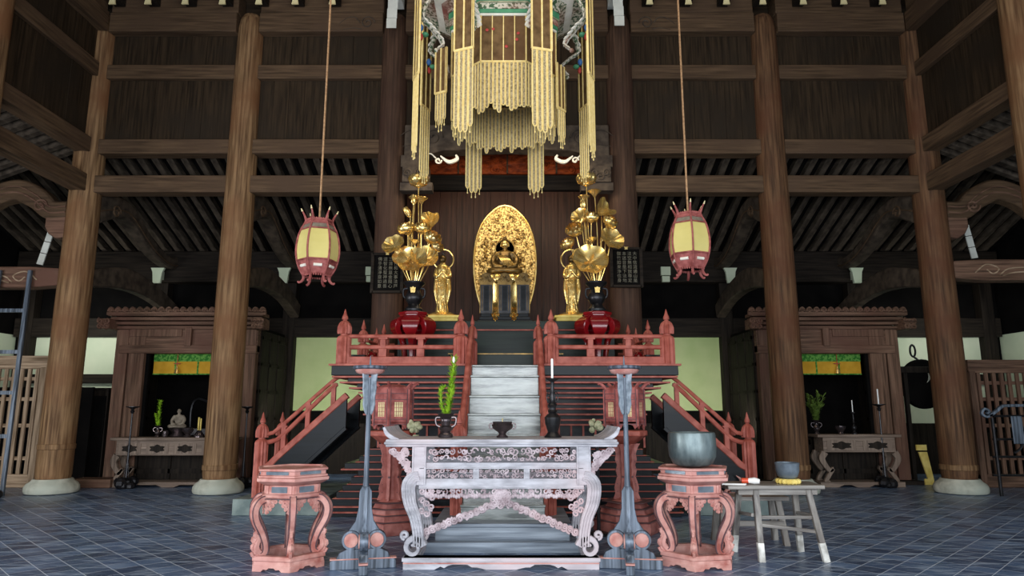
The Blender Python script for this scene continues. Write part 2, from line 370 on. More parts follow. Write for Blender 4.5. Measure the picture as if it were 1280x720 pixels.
# ------------------------------------------------ rear aisle
RD = 14.5
def rear_part(name, mat, x0, x1, z0, z1, label, d=.0, cat='wall'):
    b = B(); b.box(x0, x1, RD-d, RD+.15, z0, z1); return struct(name, b, mat, label, cat)
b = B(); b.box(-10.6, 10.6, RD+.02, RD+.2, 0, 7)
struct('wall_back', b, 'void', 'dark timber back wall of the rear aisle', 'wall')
for s in (-1, 1):
    b = B(); b.box(s*2.2, s*6.9, RD-.02, RD+.02, 1.28, 2.81)
    struct('plaster_panel', b, 'plaster_green', 'pale green plaster panel at back between stair and %s shrine' % WD[s], 'wall panel')
    b = B(); b.box(s*6.92, s*10.38, RD-.02, RD+.02, 1.0, 2.81)
    struct('plaster_panel', b, 'plaster', 'white plaster panel at back beyond the %s shrine' % WD[s], 'wall panel')
    b = B(); b.box(s*6.92, s*10.38, RD-.12, RD-.02, 1.84, 2.03)
    struct('trim_%d' % (2 if s < 0 else 3), b, 'dark_h', 'dark rail across the %s white plaster' % WD[s], 'trim')
    b = B(); b.box(s*2.0, s*10.4, RD-.06, RD, 0, 1.0 if 0 else 1.02)
    struct('wainscot', b, 'dark_v', 'dark boarding below the plaster on the %s' % WD[s], 'wall')
    for k, xx in enumerate((4.62, 7.35, 10.15)):
        b = B(); b.box(s*xx-.13, s*xx+.13, RD-.22, RD, 0, 4.5)
        struct('wall_post', b, 'dark_v', '%s square post on the %s back wall' % (['inner', 'middle', 'outer'][k], WD[s]), 'post', bevel=.01)
    # outer side wall
    b = B(); b.box(s*10.5, s*10.7, 5.5, RD, 0, 1.2); b.box(s*10.5, s*10.7, 5.5, RD, 2.86, 6)
    struct('wall_%s' % WD[s], b, 'void', 'dark outer wall of the %s aisle' % WD[s], 'wall')
    b = B(); b.box(s*10.48, s*10.6, 5.5, RD, 1.2, 2.86)
    struct('plaster_panel', b, 'plaster', 'white plaster band on the %s outer wall' % WD[s], 'wall panel')
b = B(); b.box(-10.4, 10.4, RD-.35, RD-.05, 3.95, 4.62)
struct('wall_plate', b, 'dark_h', 'heavy dark wall plate under the rear rafters', 'beam', bevel=.02)
b = B(); b.box(-10.4, 10.4, RD-.2, RD, 2.81, 3.2)
struct('trim_4', b, 'dark_h', 'dark head rail above the plaster panels', 'trim')
# roofs over the aisles with rafters
sl = .39; BD_ = 12.7
def rz(y): return 4.62+(RD-.2-y)*sl
rt = thing('ceiling_rear', 'sloping rafters over the rear aisle', 'roof', (0, CD, 5.5), kind='structure')
b = B(); b.prism([(CD+.12, rz(CD+.12)+.12), (RD+.2, rz(RD+.2)+.12), (RD+.2, rz(RD+.2)+.2), (CD+.12, rz(CD+.12)+.2)], -10.6, -2.07, 'yz'); b.prism([(CD+.12, rz(CD+.12)+.12), (RD+.2, rz(RD+.2)+.12), (RD+.2, rz(RD+.2)+.2), (CD+.12, rz(CD+.12)+.2)], 2.07, 10.6, 'yz')
b.box(-2.07, 2.07, CD+.1, BD_+.1, 6.5, 6.6)
b.build('roof_boards', 'void', rt, world=True)
raf = None
for k in range(79):
    x = -10.2+k*.2615
    if abs(x) < 2.1: continue
    if raf is None:
        b = B(); b.prism([(.14, -(.14)*sl), (RD-.1-CD, -(RD-.1-CD)*sl), (RD-.1-CD, -(RD-.1-CD)*sl+.12), (.14, -.14*sl+.12)], -.055, .055, 'yz')
        raf = b.build('rafter', 'rafter', rt); raf.location = (x, 0, rz(CD)-5.5)
    else:
        c = raf.copy(); C.objects.link(c); c.location = (x, 0, rz(CD)-5.5)
for s in (-1, 1):
    st = thing('ceiling_%s' % WD[s], 'sloping rafters over the %s aisle' % WD[s], 'roof', (s*7.3, 9, 5.5), kind='structure')
    z0 = 5.72; z1 = z0-3.2*sl
    b = B(); b.prism([(s*7.3, z0+.12), (s*10.6, z1+.10), (s*10.6, z1+.2), (s*7.3, z0+.22)], 3.0, CD+.1); b.build('roof_boards', 'void', st, world=True)
    r0 = None
    for k in range(27):
        y = CD-.05-k*.28
        if r0 is None:
            b = B(); b.prism([(0, 0), (s*3.3, -3.3*sl), (s*3.3, -3.3*sl+.12), (0, .12)], -.055, .055); r0 = b.build('rafter', 'rafter', st)
            r0.location = (0, y-9, z0-5.5)
        else:
            c = r0.copy(); C.objects.link(c); c.location = (0, y-9, z0-5.5)
# curved shrimp beams from the columns to the rear wall
pts = [(11.35, 4.72), (11.75, 4.86), (12.15, 4.93), (12.5, 4.82), (12.95, 4.58), (13.4, 4.4), (13.9, 4.32), (14.2, 4.36)]
lab = ['far left', 'inner left', 'inner right', 'far right']
for i, x in enumerate((-7.12, -4.5, 4.5, 7.12)):
    s = -1 if x < 0 else 1
    t = thing('curved_tie_beam', 'dark swan-necked beam running back from the %s column to the rear wall' % lab[i], 'beam', (x, 12, 4), group='swan-necked tie beams')
    b = B(); P = catmull([(x, y, z) for y, z in pts], 6)
    b.sweep(P, (1, 0, 0), [.5, .42, .34, .3, .28, .24, .22, .26], .24)
    b.build('beam', 'carvedark', t, world=True, bevel=0)
    b = B()
    for q in (-1, 1):
        b.tube([p+V((q*.125, 0, -.05)) for p in P], .014, 6)
        b.spiral((x+q*.13, 11.8, 4.78), .13, 1.4, .016, 0, 1, 18, 6, plane='yz')
    b.build('moulding', 'beam_d', t, world=True)
    b = B(); px = (197, 355, 913, 1071)[i]; D0 = 13.95; xx = X(px, 345, D0); zc = Z(345, D0)
    b.prism([(xx-.14, zc+.17), (xx+.14, zc+.17), (xx+.1, zc+.08), (xx+.075, zc-.15), (xx-.075, zc-.15), (xx-.1, zc+.08)], D0-.03, D0+.03)
    b.box(xx-.04, xx+.04, D0+.03, RD-.36, zc-.05, zc+.12)
    o = b.build('corbel', 'plaster'); tag(o, 'pale painted bracket nose under the %s swan-necked beam' % lab[i], 'bracket')
    # lower straight tie
    b = B(); b.sweep(catmull([(x, 11.4, 3.5), (x, 12.4, 3.68), (x, 13.4, 3.6), (x, 14.3, 3.35)], 6), (1, 0, 0), [.3, .4, .34, .3], .2)
    tag(b.build('lower_tie_beam', 'carvedark'), 'low bowed tie beam behind the %s column' % lab[i], 'beam', kind='structure')
for px, w in ((463, 'left'), (832, 'right')):
    b = B(); D0 = RD-.4; xx = X(px, 343, D0); zc = Z(343, D0)
    b.box(xx-.1, xx+.1, D0-.03, D0+.05, zc-.02, zc+.16); b.box(xx-.08, xx+.08, D0-.03, D0+.05, zc-.16, zc-.04)
    tag(b.build('corbel', 'plaster'), 'small pale two-part bracket nose near the %s plaque' % w, 'bracket')
# outer arch and carved tie beams beside the corner columns
for s in (-1, 1):
    t = thing('arched_beam', 'thick arched beam rising outward from the %s corner column' % WD[s], 'beam', (s*8.3, CD, 4.6))
    P = catmull([(s*7.42, CD, 4.62), (s*7.7, CD, 4.62), (s*7.95, CD, 4.82), (s*8.3, CD, 4.97), (s*8.7, CD, 4.85), (s*9.1, CD, 4.5), (s*9.5, CD, 4.1), (s*10.3, CD, 3.95)], 7)
    b = B(); b.sweep(P, (0, 1, 0), [.3, .34, .38, .36, .34, .32, .3], .26); b.build('arch', 'beam_h', t, world=True, bevel=.01)
    b = B(); b.tube([p+V((0, -.135, -.05)) for p in P], .016, 6); b.tube([p+V((0, -.135, .05)) for p in P], .012, 6)
    b.spiral((s*7.85, CD-.14, 4.68), .12, 1.4, .016, 0, -s, 18, 6); b.build('moulding', 'shrine_h', t, world=True)
    b = B(); b.prism([(s*7.35, 4.5), (s*7.75, 4.5), (s*7.75, 4.32), (s*7.68, 4.2), (s*7.55, 4.12), (s*7.35, 4.15)], CD-.12, CD+.12); b.build('bracket_block', 'shrine_h', t, world=True, bevel=.02)
    zt2, zb2 = Z(335 if s < 0 else 326, CD), Z(361 if s < 0 else 352, CD)
    t = thing('carved_tie_beam', 'light brown carved beam at mid height on the %s edge' % WD[s], 'beam', (s*8.8, CD, zb2))
    b = B(); b.prism([(s*7.4, zt2-.03), (s*7.9, zt2), (s*10.4, zt2), (s*10.4, zb2), (s*7.9, zb2), (s*7.4, zb2+.04)], CD-.13, CD+.13); b.build('beam', 'shrine_h', t, world=True, bevel=.02)
    b = B(); zc = (zt2+zb2)/2
    b.tube(catmull([(s*7.75, CD-.135, zc-.05), (s*7.95, CD-.135, zc+.09), (s*8.15, CD-.135, zc+.02), (s*8.05, CD-.135, zc-.07), (s*7.95, CD-.135, zc)], 6), .012, 6)
    b.tube(catmull([(s*8.15, CD-.135, zc-.09), (s*8.4, CD-.135, zc+.03), (s*9.3, CD-.135, zc+.03)], 6), .012, 6)
    b.tube(catmull([(s*8.2, CD-.135, zc-.1), (s*8.5, CD-.135, zc-.04), (s*9.3, CD-.135, zc-.04)], 6), .012, 6); b.build('moulding', 'lattice_h', t, world=True)
    # slanted paper strips
    b = B(); P0 = V((X(64, 288, 11.6), 11.6, Z(288, 11.6))) if s < 0 else V((X(1207, 281, 11.6), 11.6, Z(281, 11.6)))
    P1 = V((X(49, 331, 11.6), 11.6, Z(331, 11.6))) if s < 0 else V((X(1219, 323, 11.6), 11.6, Z(323, 11.6)))
    for k in range(3):
        a = P0.lerp(P1, k/3+.01); c = P0.lerp(P1, (k+1)/3-.01); d = (c-a).normalized(); n = V((d.z, 0, -d.x))*.055
        b.add([a-n, a+n, c+n, c-n, a-n+V((0, .02, 0)), a+n+V((0, .02, 0)), c+n+V((0, .02, 0)), c-n+V((0, .02, 0))],
              [(0, 1, 2, 3), (7, 6, 5, 4), (0, 4, 5, 1), (1, 5, 6, 2), (2, 6, 7, 3), (3, 7, 4, 0)])
    tag(b.build('paper_strip', 'paper'), 'slanting pale paper strip under the arched beam on the %s' % WD[s], 'paper strip')
# central back wall behind the statues
BD = 12.7
b = B()
for k in range(12):
    q = -1.95+k*.325; b.box(q+.003, q+.322, BD-random.uniform(0, .01), BD+.1, 1.9, 5.95)
struct('wall_sanctuary', b, 'back_v', 'tall brown plank wall behind the golden statues', 'wall')
b = B(); b.box(-1.95, 1.95, BD-.12, BD, Z(238, BD-.1), Z(219, BD-.1))
struct('sanctuary_lintel', b, 'dark_h', 'dark lintel across the plank wall under the carved transom', 'beam', bevel=.01)
b = B(); b.box(-1.95, 1.95, BD-.08, BD, Z(219, BD), Z(186, BD)); b.m = 1
z0, z1 = Z(219, BD), Z(194, BD)
for k in range(5): b.box(-1.9+k*.95-.015, -1.9+k*.95+.015, BD-.11, BD-.07, z0, z1)
b.m = 0
for k in range(60): b.spiral((random.uniform(-1.85, 1.85), BD-.085, random.uniform(z0+.06, z1-.06)), random.uniform(.05, .1), 1.3, .012, random.uniform(0, 6), random.choice((-1, 1)), 12, 4)
b.m = 1; b.box(-1.95, 1.95, BD-.14, BD, Z(193, BD), Z(189, BD))
struct('transom', b, ['transom', 'beam_h'], 'orange brown carved transom behind the canopy tails', 'carving')
for s in (-1, 1):
    b = B(); b.box(s*1.97, s*2.06, CD, BD+.1, 0, 6.5)
    struct('wall_sanctuary_%s' % WD[s], b, 'back_v', '%s side wall of the statue recess' % WD[s], 'wall')
# ================================================================== SIDE SHRINES
SD = 12.6
def shrine(s):
    def bx(b, x0, x1, y0, y1, z0, z1): b.box(s*x0, s*x1, y0, y1, z0, z1)
    t = thing('side_shrine', 'brown wooden side shrine with scalloped cresting and dark alcove on the %s' % WD[s], 'shrine', (s*5.9, SD+.7, 0))
    zl = Z(440, SD); zc = Z(412, SD); zt = Z(391, SD)
    for x0, x1, nm in ((7.2, 6.98, 0), (6.95, 6.66, 0), (4.84, 4.62, 0)):
        b = B(); bx(b, x0, x1, SD-.06, SD+.12, 0, zc); b.build('pilaster', 'shrine_v', t, world=True, bevel=.012)
    b = B(); bx(b, 7.1, 4.6, SD-.04, SD+.1, zl, zc); b.build('frieze', 'shrine_h', t, world=True)
    b = B(); bx(b, 7.12, 4.6, SD-.09, SD+.1, zl-.03, zl+.12); b.build('lintel', 'shrine_h', t, world=True, bevel=.01)
    b = B(); bx(b, 5.92, 5.8, SD-.12, SD, zl+.1, zc+.03); bx(b, 6.95, 6.0, SD-.07, SD, zl+.28, zl+.46); b.build('frieze_strut', 'shrine_v', t, world=True, bevel=.01)
    b = B()
    for k in range(4): bx(b, 7.2+k*.03, 4.55-k*.03, SD-.1-k*.05, SD+.1, zc+k*.075, zc+k*.075+.06)
    co = b.build('cornice', 'shrine_h', t, world=True, bevel=.01)
    b = B(); n = 22; w = (7.3-4.4)/n; ztop = zc+.29
    for k in range(n):
        c = s*(7.3-(k+.5)*w)
        b.prism([(c+w*.5*cos(a)*.98, ztop+.1*max(0, sin(a))+.0) for a in [pi*j/8 for j in range(9)]], SD-.27, SD-.22)
        b.spiral((c, SD-.275, ztop+.03), w*.33, 1.3, .012, 0, 1, 12, 5)
    bx(b, 7.3, 4.4, SD-.27, SD-.22, ztop-.05, ztop+.01)
    b.build('cresting', 'shrine_h', co, world=True)
    for xx in (7.28, 4.5):
        b = B(); bx(b, xx-.1, xx+.1, SD-.36, SD-.05, zc-.02, zc+.16)
        for q in range(4): b.spiral((s*xx+(q % 2-.5)*.12, SD-.37, zc+.02+.1*(q//2)), .06, 1.3, .018, q, 1, 12, 5)
        b.build('carved_nose', 'shrine_h', t, world=True, bevel=.02)
    # side walls, back, roof, floor, lower panel
    for xx in (7.15, 4.62):
        b = B(); bx(b, xx-.03, xx+.03, SD+.1, 14.15, 0, zc)
        for k in range(6): bx(b, xx-.045, xx+.045, SD+.1, 14.15, .1+k*.5, .16+k*.5)
        for k in range(4): bx(b, xx-.045, xx+.045, SD+.12+k*.46, SD+.2+k*.46, 0, zc)
        b.build('side_wall', 'dark_v', t, world=True)
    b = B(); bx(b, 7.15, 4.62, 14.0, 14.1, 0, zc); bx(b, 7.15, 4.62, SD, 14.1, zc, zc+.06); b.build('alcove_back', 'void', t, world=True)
    zs = Z(545, SD+.2)
    b = B(); bx(b, 6.66, 4.84, SD+.02, 14.0, zs-.06, zs); b.build('shelf', 'dark_h', t, world=True)
    b = B(); bx(b, 6.7, 4.8, SD, SD+.06, 0, zs-.06)
    for k in range(4): bx(b, 6.66-k*.6, 6.62-k*.6, SD-.03, SD, 0, zs-.06)
    bx(b, 6.66, 4.84, SD-.03, SD, zs-.14, zs); bx(b, 6.66, 4.84, SD-.03, SD, .18, .26); b.build('lower_panel', 'dark_v', t, world=True)
    b = B(); bx(b, 7.3, 4.5, SD-.25, SD+.3, 0, .07); b.build('plinth', 'dark_h', t, world=True)
    # inner door leaf strips
    b = B(); bx(b, 4.84, 4.92, SD+.02, SD+.08, zs, zl); b.build('inner_jamb', 'void', t, world=True); b = B(); bx(b, 6.66, 6.6, SD+.02, SD+.08, zs, zl); b.build('inner_jamb', 'void', t, world=True)
    # valance
    v = thing('altar_valance', 'green and gold brocade valance in the %s shrine opening' % WD[s], 'valance', (s*5.75, SD+.2, zl-.3))
    zg = Z(452, SD+.2); zb = Z(467, SD+.2)
    b = B(); bx(b, 6.6, 4.92, SD+.19, SD+.22, zg, zl); b.build('green_band', 'vgreen', v, world=True)
    for k in range(4):
        b = B(); q = 6.59-k*.42; bx(b, q, q-.39, SD+.18, SD+.2, zb, zg); b.build('gold_panel', 'vgold', v, world=True)
    b = B(); bx(b, 6.6, 4.92, SD+.185, SD+.195, zb-.02, zb+.0)
    for k in range(3): bx(b, 6.2-k*.42, 6.17-k*.42, SD+.175, SD+.2, zb, zg)
    b.build('green_edging', 'vgreen', v, world=True)
    for k in (0, 1):
        xx = s*(6.13-k*.85); zz = zb
        b = B(); b.lathe([(.012, .13), (.02, .1), (.035, .06), (.05, 0), (.02, -.005)], (xx, SD+.13, zz), 14); b.build('small_bell', 'gold', v, world=True)
        b = B(); b.tube([(xx, SD+.13, zz+.12), (xx, SD+.13, zl)], .006, 6); b.tube([(xx-.06, SD+.13, zz+.18), (xx+.06, SD+.13, zz+.18)], .008, 6); b.build('cord', 'paintred', v, world=True)
    return zs
zs = shrine(-1); shrine(1)
# shrine altar tables
def altar_table(s):
    D = SD-.42; zt = Z(547 if s < 0 else 543, D-.2); cx = s*5.75 if s < 0 else 6.05
    t = thing('shrine_altar_table', 'brown altar table with scroll legs before the %s shrine' % WD[s], 'table', (cx, D, 0))
    hw = .95 if s < 0 else .62
    b = B(); b.box(-hw-.1, hw+.1, -.22, .22, zt-.05, zt); b.build('table_top', 'tablewood_h', t, bevel=.01)
    b = B(); b.box(-hw, hw, -.18, .18, zt-.3, zt-.05); b.build('apron', 'tablewood_h', t, bevel=.005)
    n = 4 if s < 0 else 2
    for k in range(n):
        c = -hw+(k+.5)*2*hw/n; w = hw/n*.8
        b = B(); b.box(c-w, c+w, -.19, -.18, zt-.27, zt-.1); b.m = 1
        b.prism([(c+w*.65*cos(a)*(1-.18*cos(6*a)), zt-.185+.06*sin(a)*(1-.18*cos(6*a))) for a in [2*pi*j/24 for j in range(24)]], -.2, -.19)
        b.build('inset_panel', ['tablewood_v', 'dark_v'], t)
    for q in (-1, 1):
        for yy in (-.15, .15):
            b = B(); P = catmull([(q*(hw-.02), yy, zt-.3), (q*(hw+.03), yy, zt-.42), (q*(hw-.08), yy, zt-.6), (q*(hw-.14), yy, .3), (q*(hw-.02), yy, .12), (q*(hw-.05), yy, .07)], 6)
            b.sweep(P, (0, 1, 0), [.12, .1, .07, .06, .07, .09], .07); b.build('leg', 'tablewood_v', t)
    b = B(); b.prism([(-hw-.1, 0), (-hw+.2, 0), (-hw+.3, .04), (-.2, .04), (-.1, 0), (.1, 0), (.2, .04), (hw-.3, .04), (hw-.2, 0), (hw+.1, 0), (hw+.1, .09), (-hw-.1, .09)], -.2, .2); b.build('base_rail', 'tablewood_h', t, bevel=.005)
    return zt
zt_l = altar_table(-1); zt_r = altar_table(1)
# ------------------------------------------------ generic makers
def vase_prof(h, r): return [(r*.62, 0), (r*.7, .02*h), (r*.62, .08*h), (r*.4, .16*h), (r*.55, .24*h), (r*.85, .36*h), (r*.8, .5*h), (r*.5, .62*h), (r*.42, .75*h), (r*.6, .88*h), (r, 1*h), (r*.9, .985*h), (r*.35, .9*h)]
def make_vase(name, label, cat, loc, h, r, mat, handles=True, n=20):
    t = thing(name, label, cat, loc)
    B().lathe(vase_prof(h, r), n=n).build('body', mat, t)
    if handles:
        for q in (-1, 1):
            b = B(); b.tube(catmull([(q*r*.5, 0, .8*h), (q*r*1.15, 0, .78*h), (q*r*1.3, 0, .6*h), (q*r*.85, 0, .48*h)], 6), r*.12, 6); b.build('handle', mat, t)
    return t
def sprig(b, P, L, n, w=.006):
    """narrow needle leaves round a stem path"""
    for i in range(n):
        t = random.random(); k = t*(len(P)-1); j = min(int(k), len(P)-2); p = P[j].lerp(P[j+1], k-j)
        a = random.uniform(0, 2*pi); d = V((cos(a), sin(a), random.uniform(.4, 1.1))).normalized()*L*random.uniform(.7, 1.1)
        sd = d.cross(V((0, 0, 1))).normalized()*w
        b.add([p-sd*.5, p+d*.5-sd, p+d, p+d*.5+sd, p+sd*.5], [(0, 1, 2, 3, 4)])
def candlestick(name, label, loc, h, mat='iron', candle=True, r=.05, ch=.12, group=None):
    t = thing(name, label, 'candlestick', loc, group=group)
    B().lathe([(r, 0), (r, .03*h), (r*.6, .08*h), (r*.45, .14*h), (r*.8, .24*h), (r*.85, .32*h), (r*.4, .42*h), (r*.3, .46*h), (r*.55, .5*h), (r*.3, .55*h), (r*.2, .7*h), (r*.18, .9*h), (r*.75, .95*h), (r*.8, h), (r*.2, .97*h)], n=18).build('body', mat, t)
    if candle: B().lathe([(.008, .97*h), (.008, h+ch), (.002, h+ch+.003)], n=10).build('candle', 'white', t)
    return t
# offerings on the left shrine table
D0 = SD-.42
def onT(px, py=540): return X(px, py, D0)
v = make_vase('flower_vase', 'dark bronze vase with green sprig on the left shrine table', 'vase', (onT(197), D0, zt_l), .2, .06, 'bronze')
b = B(); P = catmull([(0, 0, .15), (0, 0, .4), (.0, 0, .62)], 5); b.tube(P, .005, 5); sprig(b, P, .07, 160, .01); P = catmull([(0, 0, .15), (-.04, 0, .3), (-.06, 0, .4)], 5); sprig(b, P, .06, 80, .01); b.build('green_sprig', 'leaf', v)
def seated(b, c, h, halo=False):
    """seated robed figure, height h, looking toward -y"""
    x, y, z = c; k = h
    b.ball((x, y, z+.09*k), (.42*k, .28*k, .1*k)); 
    for q in (-1, 1):
        b.tube(catmull([(x+q*.12*k, y, z+.12*k), (x+q*.36*k, y-.1*k, z+.1*k), (x+q*.22*k, y-.27*k, z+.09*k), (x-q*.06*k, y-.27*k, z+.1*k)], 5), [.13*k, .1*k, .07*k, .05*k], 10)
        b.tube(catmull([(x+q*.17*k, y, z+.6*k), (x+q*.29*k, y-.02*k, z+.42*k), (x+q*.25*k, y-.12*k, z+.25*k), (x+q*.05*k, y-.22*k, z+.2*k)], 5), [.085*k, .08*k, .07*k, .045*k], 10)
    b.ball((x, y, z+.42*k), (.2*k, .14*k, .26*k)); b.ball((x, y+.01*k, z+.58*k), (.22*k, .12*k, .09*k))
    b.tube([(x, y, z+.6*k), (x, y, z+.74*k)], .06*k, 10)
    b.ball((x, y-.01*k, z+.82*k), (.09*k, .1*k, .12*k)); b.ball((x, y-.105*k, z+.81*k), (.015*k, .02*k, .03*k))
    for q in (-1, 1): b.ball((x+q*.09*k, y, z+.81*k), (.015*k, .025*k, .05*k))
t = thing('small_statue', 'small grey seated statue on pedestal in the left shrine', 'statue', (onT(220), D0+.06, zt_l))
b = B(); b.lathe([(.13, 0), (.15, .02), (.09, .07), (.14, .13), (.16, .15), (.02, .16)], n=20); b.build('pedestal', 'bronze', t)
b = B(); seated(b, (0, 0, .15), .36); b.build('figure', 'carvegrey', t, remesh=.008)
b = B(); b.lathe([(.06, 0), (.07, .02), (.04, .05), (.09, .11), (.1, .16), (.07, .17), (.075, .14), (.01, .12)], n=20); o = b.build('incense_burner', 'bronze'); o.location = (onT(238), D0-.1, zt_l); tag(o, 'squat bronze incense burner on the left shrine table', 'incense burner')
t = thing('stick_holder', 'pale wooden sticks in a small holder on the left shrine table', 'holder', (onT(249), D0, zt_l))
B().lathe([(.09, 0), (.09, .03), (.04, .1), (.03, .12), (.01, .11)], n=16).build('holder', 'bronze', t)
b = B(); b.box(-.03, -.008, -.01, .01, .1, .34); b.box(.01, .03, -.01, .01, .1, .32); b.build('sticks', 'yellow', t)
candlestick('candlestick', 'dark candlestick nearest the column on the left shrine table', (onT(262), D0, zt_l), .42, 'bronze', False)
b = B(); b.lathe([(.04, 0), (.05, .03), (.05, .1), (.03, .12), (.01, .1)], n=16); o = b.build('offering_cup', 'bronze'); o.location = (onT(211), D0-.12, zt_l); tag(o, 'small bronze cup on the left shrine table', 'cup')
t = thing('alcove_chair', 'dark high-backed throne in shadow inside the left shrine', 'chair', (-5.75, 13.4, zs))
b = B(); b.tube(catmull([(-.35, 0, .0), (-.36, 0, .5), (-.25, 0, .68), (0, .02, .62), (.25, 0, .68), (.36, 0, .5), (.35, 0, 0)], 8), .025, 8); b.build('back_frame', 'iron', t)
b = B(); b.box(-.34, .34, -.2, .05, 0, .12); b.build('seat', 'iron', t)
# right shrine table
v = make_vase('flower_vase', 'dark bronze vase with leafy branches on the right shrine table', 'vase', (X(1021, 540, D0), D0, zt_r), .24, .07, 'bronze')
b = B()
for k in range(16):
    a = random.uniform(0, 2*pi); P = catmull([(0, 0, .2), (.06*cos(a), .05*sin(a), .4), (.18*cos(a), .12*sin(a), random.uniform(.45, .72))], 5); b.tube(P, .004, 5); sprig(b, P, .09, 40, .018)
b.build('branches', 'leafdk', v)
candlestick('candlestick', 'dark candlestick with white candle on the right shrine table', (X(1068, 540, D0), D0, zt_r), .38, 'iron', True, .05, .2)
b = B(); b.lathe([(.04, 0), (.05, .01), (.04, .04), (.09, .1), (.09, .14), (.06, .13), (.01, .1)], n=18); o = b.build('offering_bowl', 'bronze'); o.location = (X(1048, 540, D0), D0-.08, zt_r); tag(o, 'small dark footed bowl on the right shrine table', 'bowl')
# tall slim iron stands with rocky feet
def rock_stand(px, pyt, pyb, D, label, candle=False):
    x = X(px, pyb, D); h = Z(pyt, D)
    t = thing('iron_candle_stand', label, 'candle stand', (x, D, 0), group='slim iron candle stands on rocky bases')
    b = B()
    for k in range(11):
        a = k*2*pi/11; b.ball((.12*cos(a)*random.uniform(.5, 1.2), .12*sin(a), random.uniform(.04, .12)), random.uniform(.06, .1), 7, 5)
    b.ball((0, 0, .08), (.14, .12, .1), 9, 6); b.build('rocky_base', 'iron', t, smooth=20)
    b = B(); b.tube([(0, 0, .1), (0, 0, h-.03)], [.02, .012], 8)
    for q in (-1, 1): b.tube([(q*.05, 0, .12), (0, 0, .55)], .006, 6)
    b.build('shaft', 'iron', t)
    B().lathe([(.02, h-.12), (.035, h-.08), (.02, h-.06), (.03, h-.04), (.11, h-.01), (.11, h), (.02, h-.005)], n=18).build('drip_pan', 'iron', t)
    if candle: B().lathe([(.012, h), (.012, h+.25), (.003, h+.26)], n=10).build('candle', 'white', t)
rock_stand(157, 508, 604, SD-.75, 'slim iron stand on rocky base at left of the left shrine table')
rock_stand(303, 508, 604, SD-.75, 'slim iron stand half hidden behind the column at the left shrine')
rock_stand(1107, 505, 600, SD-.6, 'slim iron stand with white candle right of the right shrine table', True)
# ================================================================== LATTICES, LADDER, RACK, GONG
def lattice(s):
    D = 12.0; zt = Z(452 if s < 0 else 457, D); zb = .12
    xin = X(54, 520, D) if s < 0 else X(1215, 520, D)
    xout = s*10.3
    t = thing('lattice_fence', 'wooden lattice fence with vertical bars at the %s edge' % WD[s], 'fence', (s*8.9, D, 0))
    b = B(); b.box(xin, xout, D-.05, D+.05, zt-.13, zt+.1); b.build('top_rail', 'lattice_h' if s < 0 else 'shrine_h', t, world=True, bevel=.01)
    b = B(); b.box(xin-s*0, xin+s*.11, D-.06, D+.04, 0, zt-.1); b.build('post', 'lattice_v' if s < 0 else 'shrine_v', t, world=True, bevel=.01)
    b = B(); b.box(xin, xout, D-.05, D+.05, 0, .22); b.build('bottom_rail', 'lattice_h' if s < 0 else 'shrine_h', t, world=True, bevel=.01)
    for z in (.45, 1.0, 1.45, zt-.33):
        if z < zt-.2:
            b = B(); b.box(xin, xout, D, D+.03, z, z+.06); b.build('cross_rail', 'lattice_h' if s < 0 else 'shrine_h', t, world=True)
    k = 0; x = xin+s*.17
    while abs(x) < 10.2:
        b = B(); b.box(x-.03, x+.03, D-.035, D-.002, .2, zt-.1); b.build('bar', 'lattice_v' if s < 0 else 'shrine_v', t, world=True)
        x += s*.135; k += 1
lattice(-1); lattice(1)
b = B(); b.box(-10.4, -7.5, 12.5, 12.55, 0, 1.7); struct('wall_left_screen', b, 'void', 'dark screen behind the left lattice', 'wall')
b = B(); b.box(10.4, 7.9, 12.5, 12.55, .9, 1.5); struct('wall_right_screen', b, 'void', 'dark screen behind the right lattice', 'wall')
t = thing('ladder', 'grey ladder leaning against the carved beam at far left', 'ladder', (-8.5, 11.0, 0))
for k, (xb, xt_, nm) in enumerate(((X(9, 612, 10.95), X(38, 338, 11.02), 0), (X(9, 612, 10.95)-.55, X(38, 338, 11.02)-.5, 0))):
    b = B(); b.sweep([(xb, 10.85, 0), (xt_, 11.02, Z(338, 11.02))], (0, 1, 0), .06, .05); b.build('side_rail', 'steel', t, world=True)
za, zb2 = 0, Z(338, 11.0)
for py in (388, 440, 491, 545):
    z = Z(py, 10.97); q = z/zb2; xb = X(9, 612, 10.95); xt_ = X(38, 338, 11.02); x = xb+(xt_-xb)*q; y = 10.85+.17*q
    b = B(); b.box(x-.55, x, y-.02, y+.02, z-.03, z+.03); b.build('rung', 'steel', t, world=True)
b = B()
for k in range(9): b.ball((X(8, 612, 10.9)-.1+random.uniform(-.25, .3), 10.62+random.uniform(-.06, .06), .05), (.11, .09, .07), 7, 5)
tag(b.build('sandbags', 'iron', smooth=20), 'black lumpy bags on the floor at the foot of the ladder', 'bags')
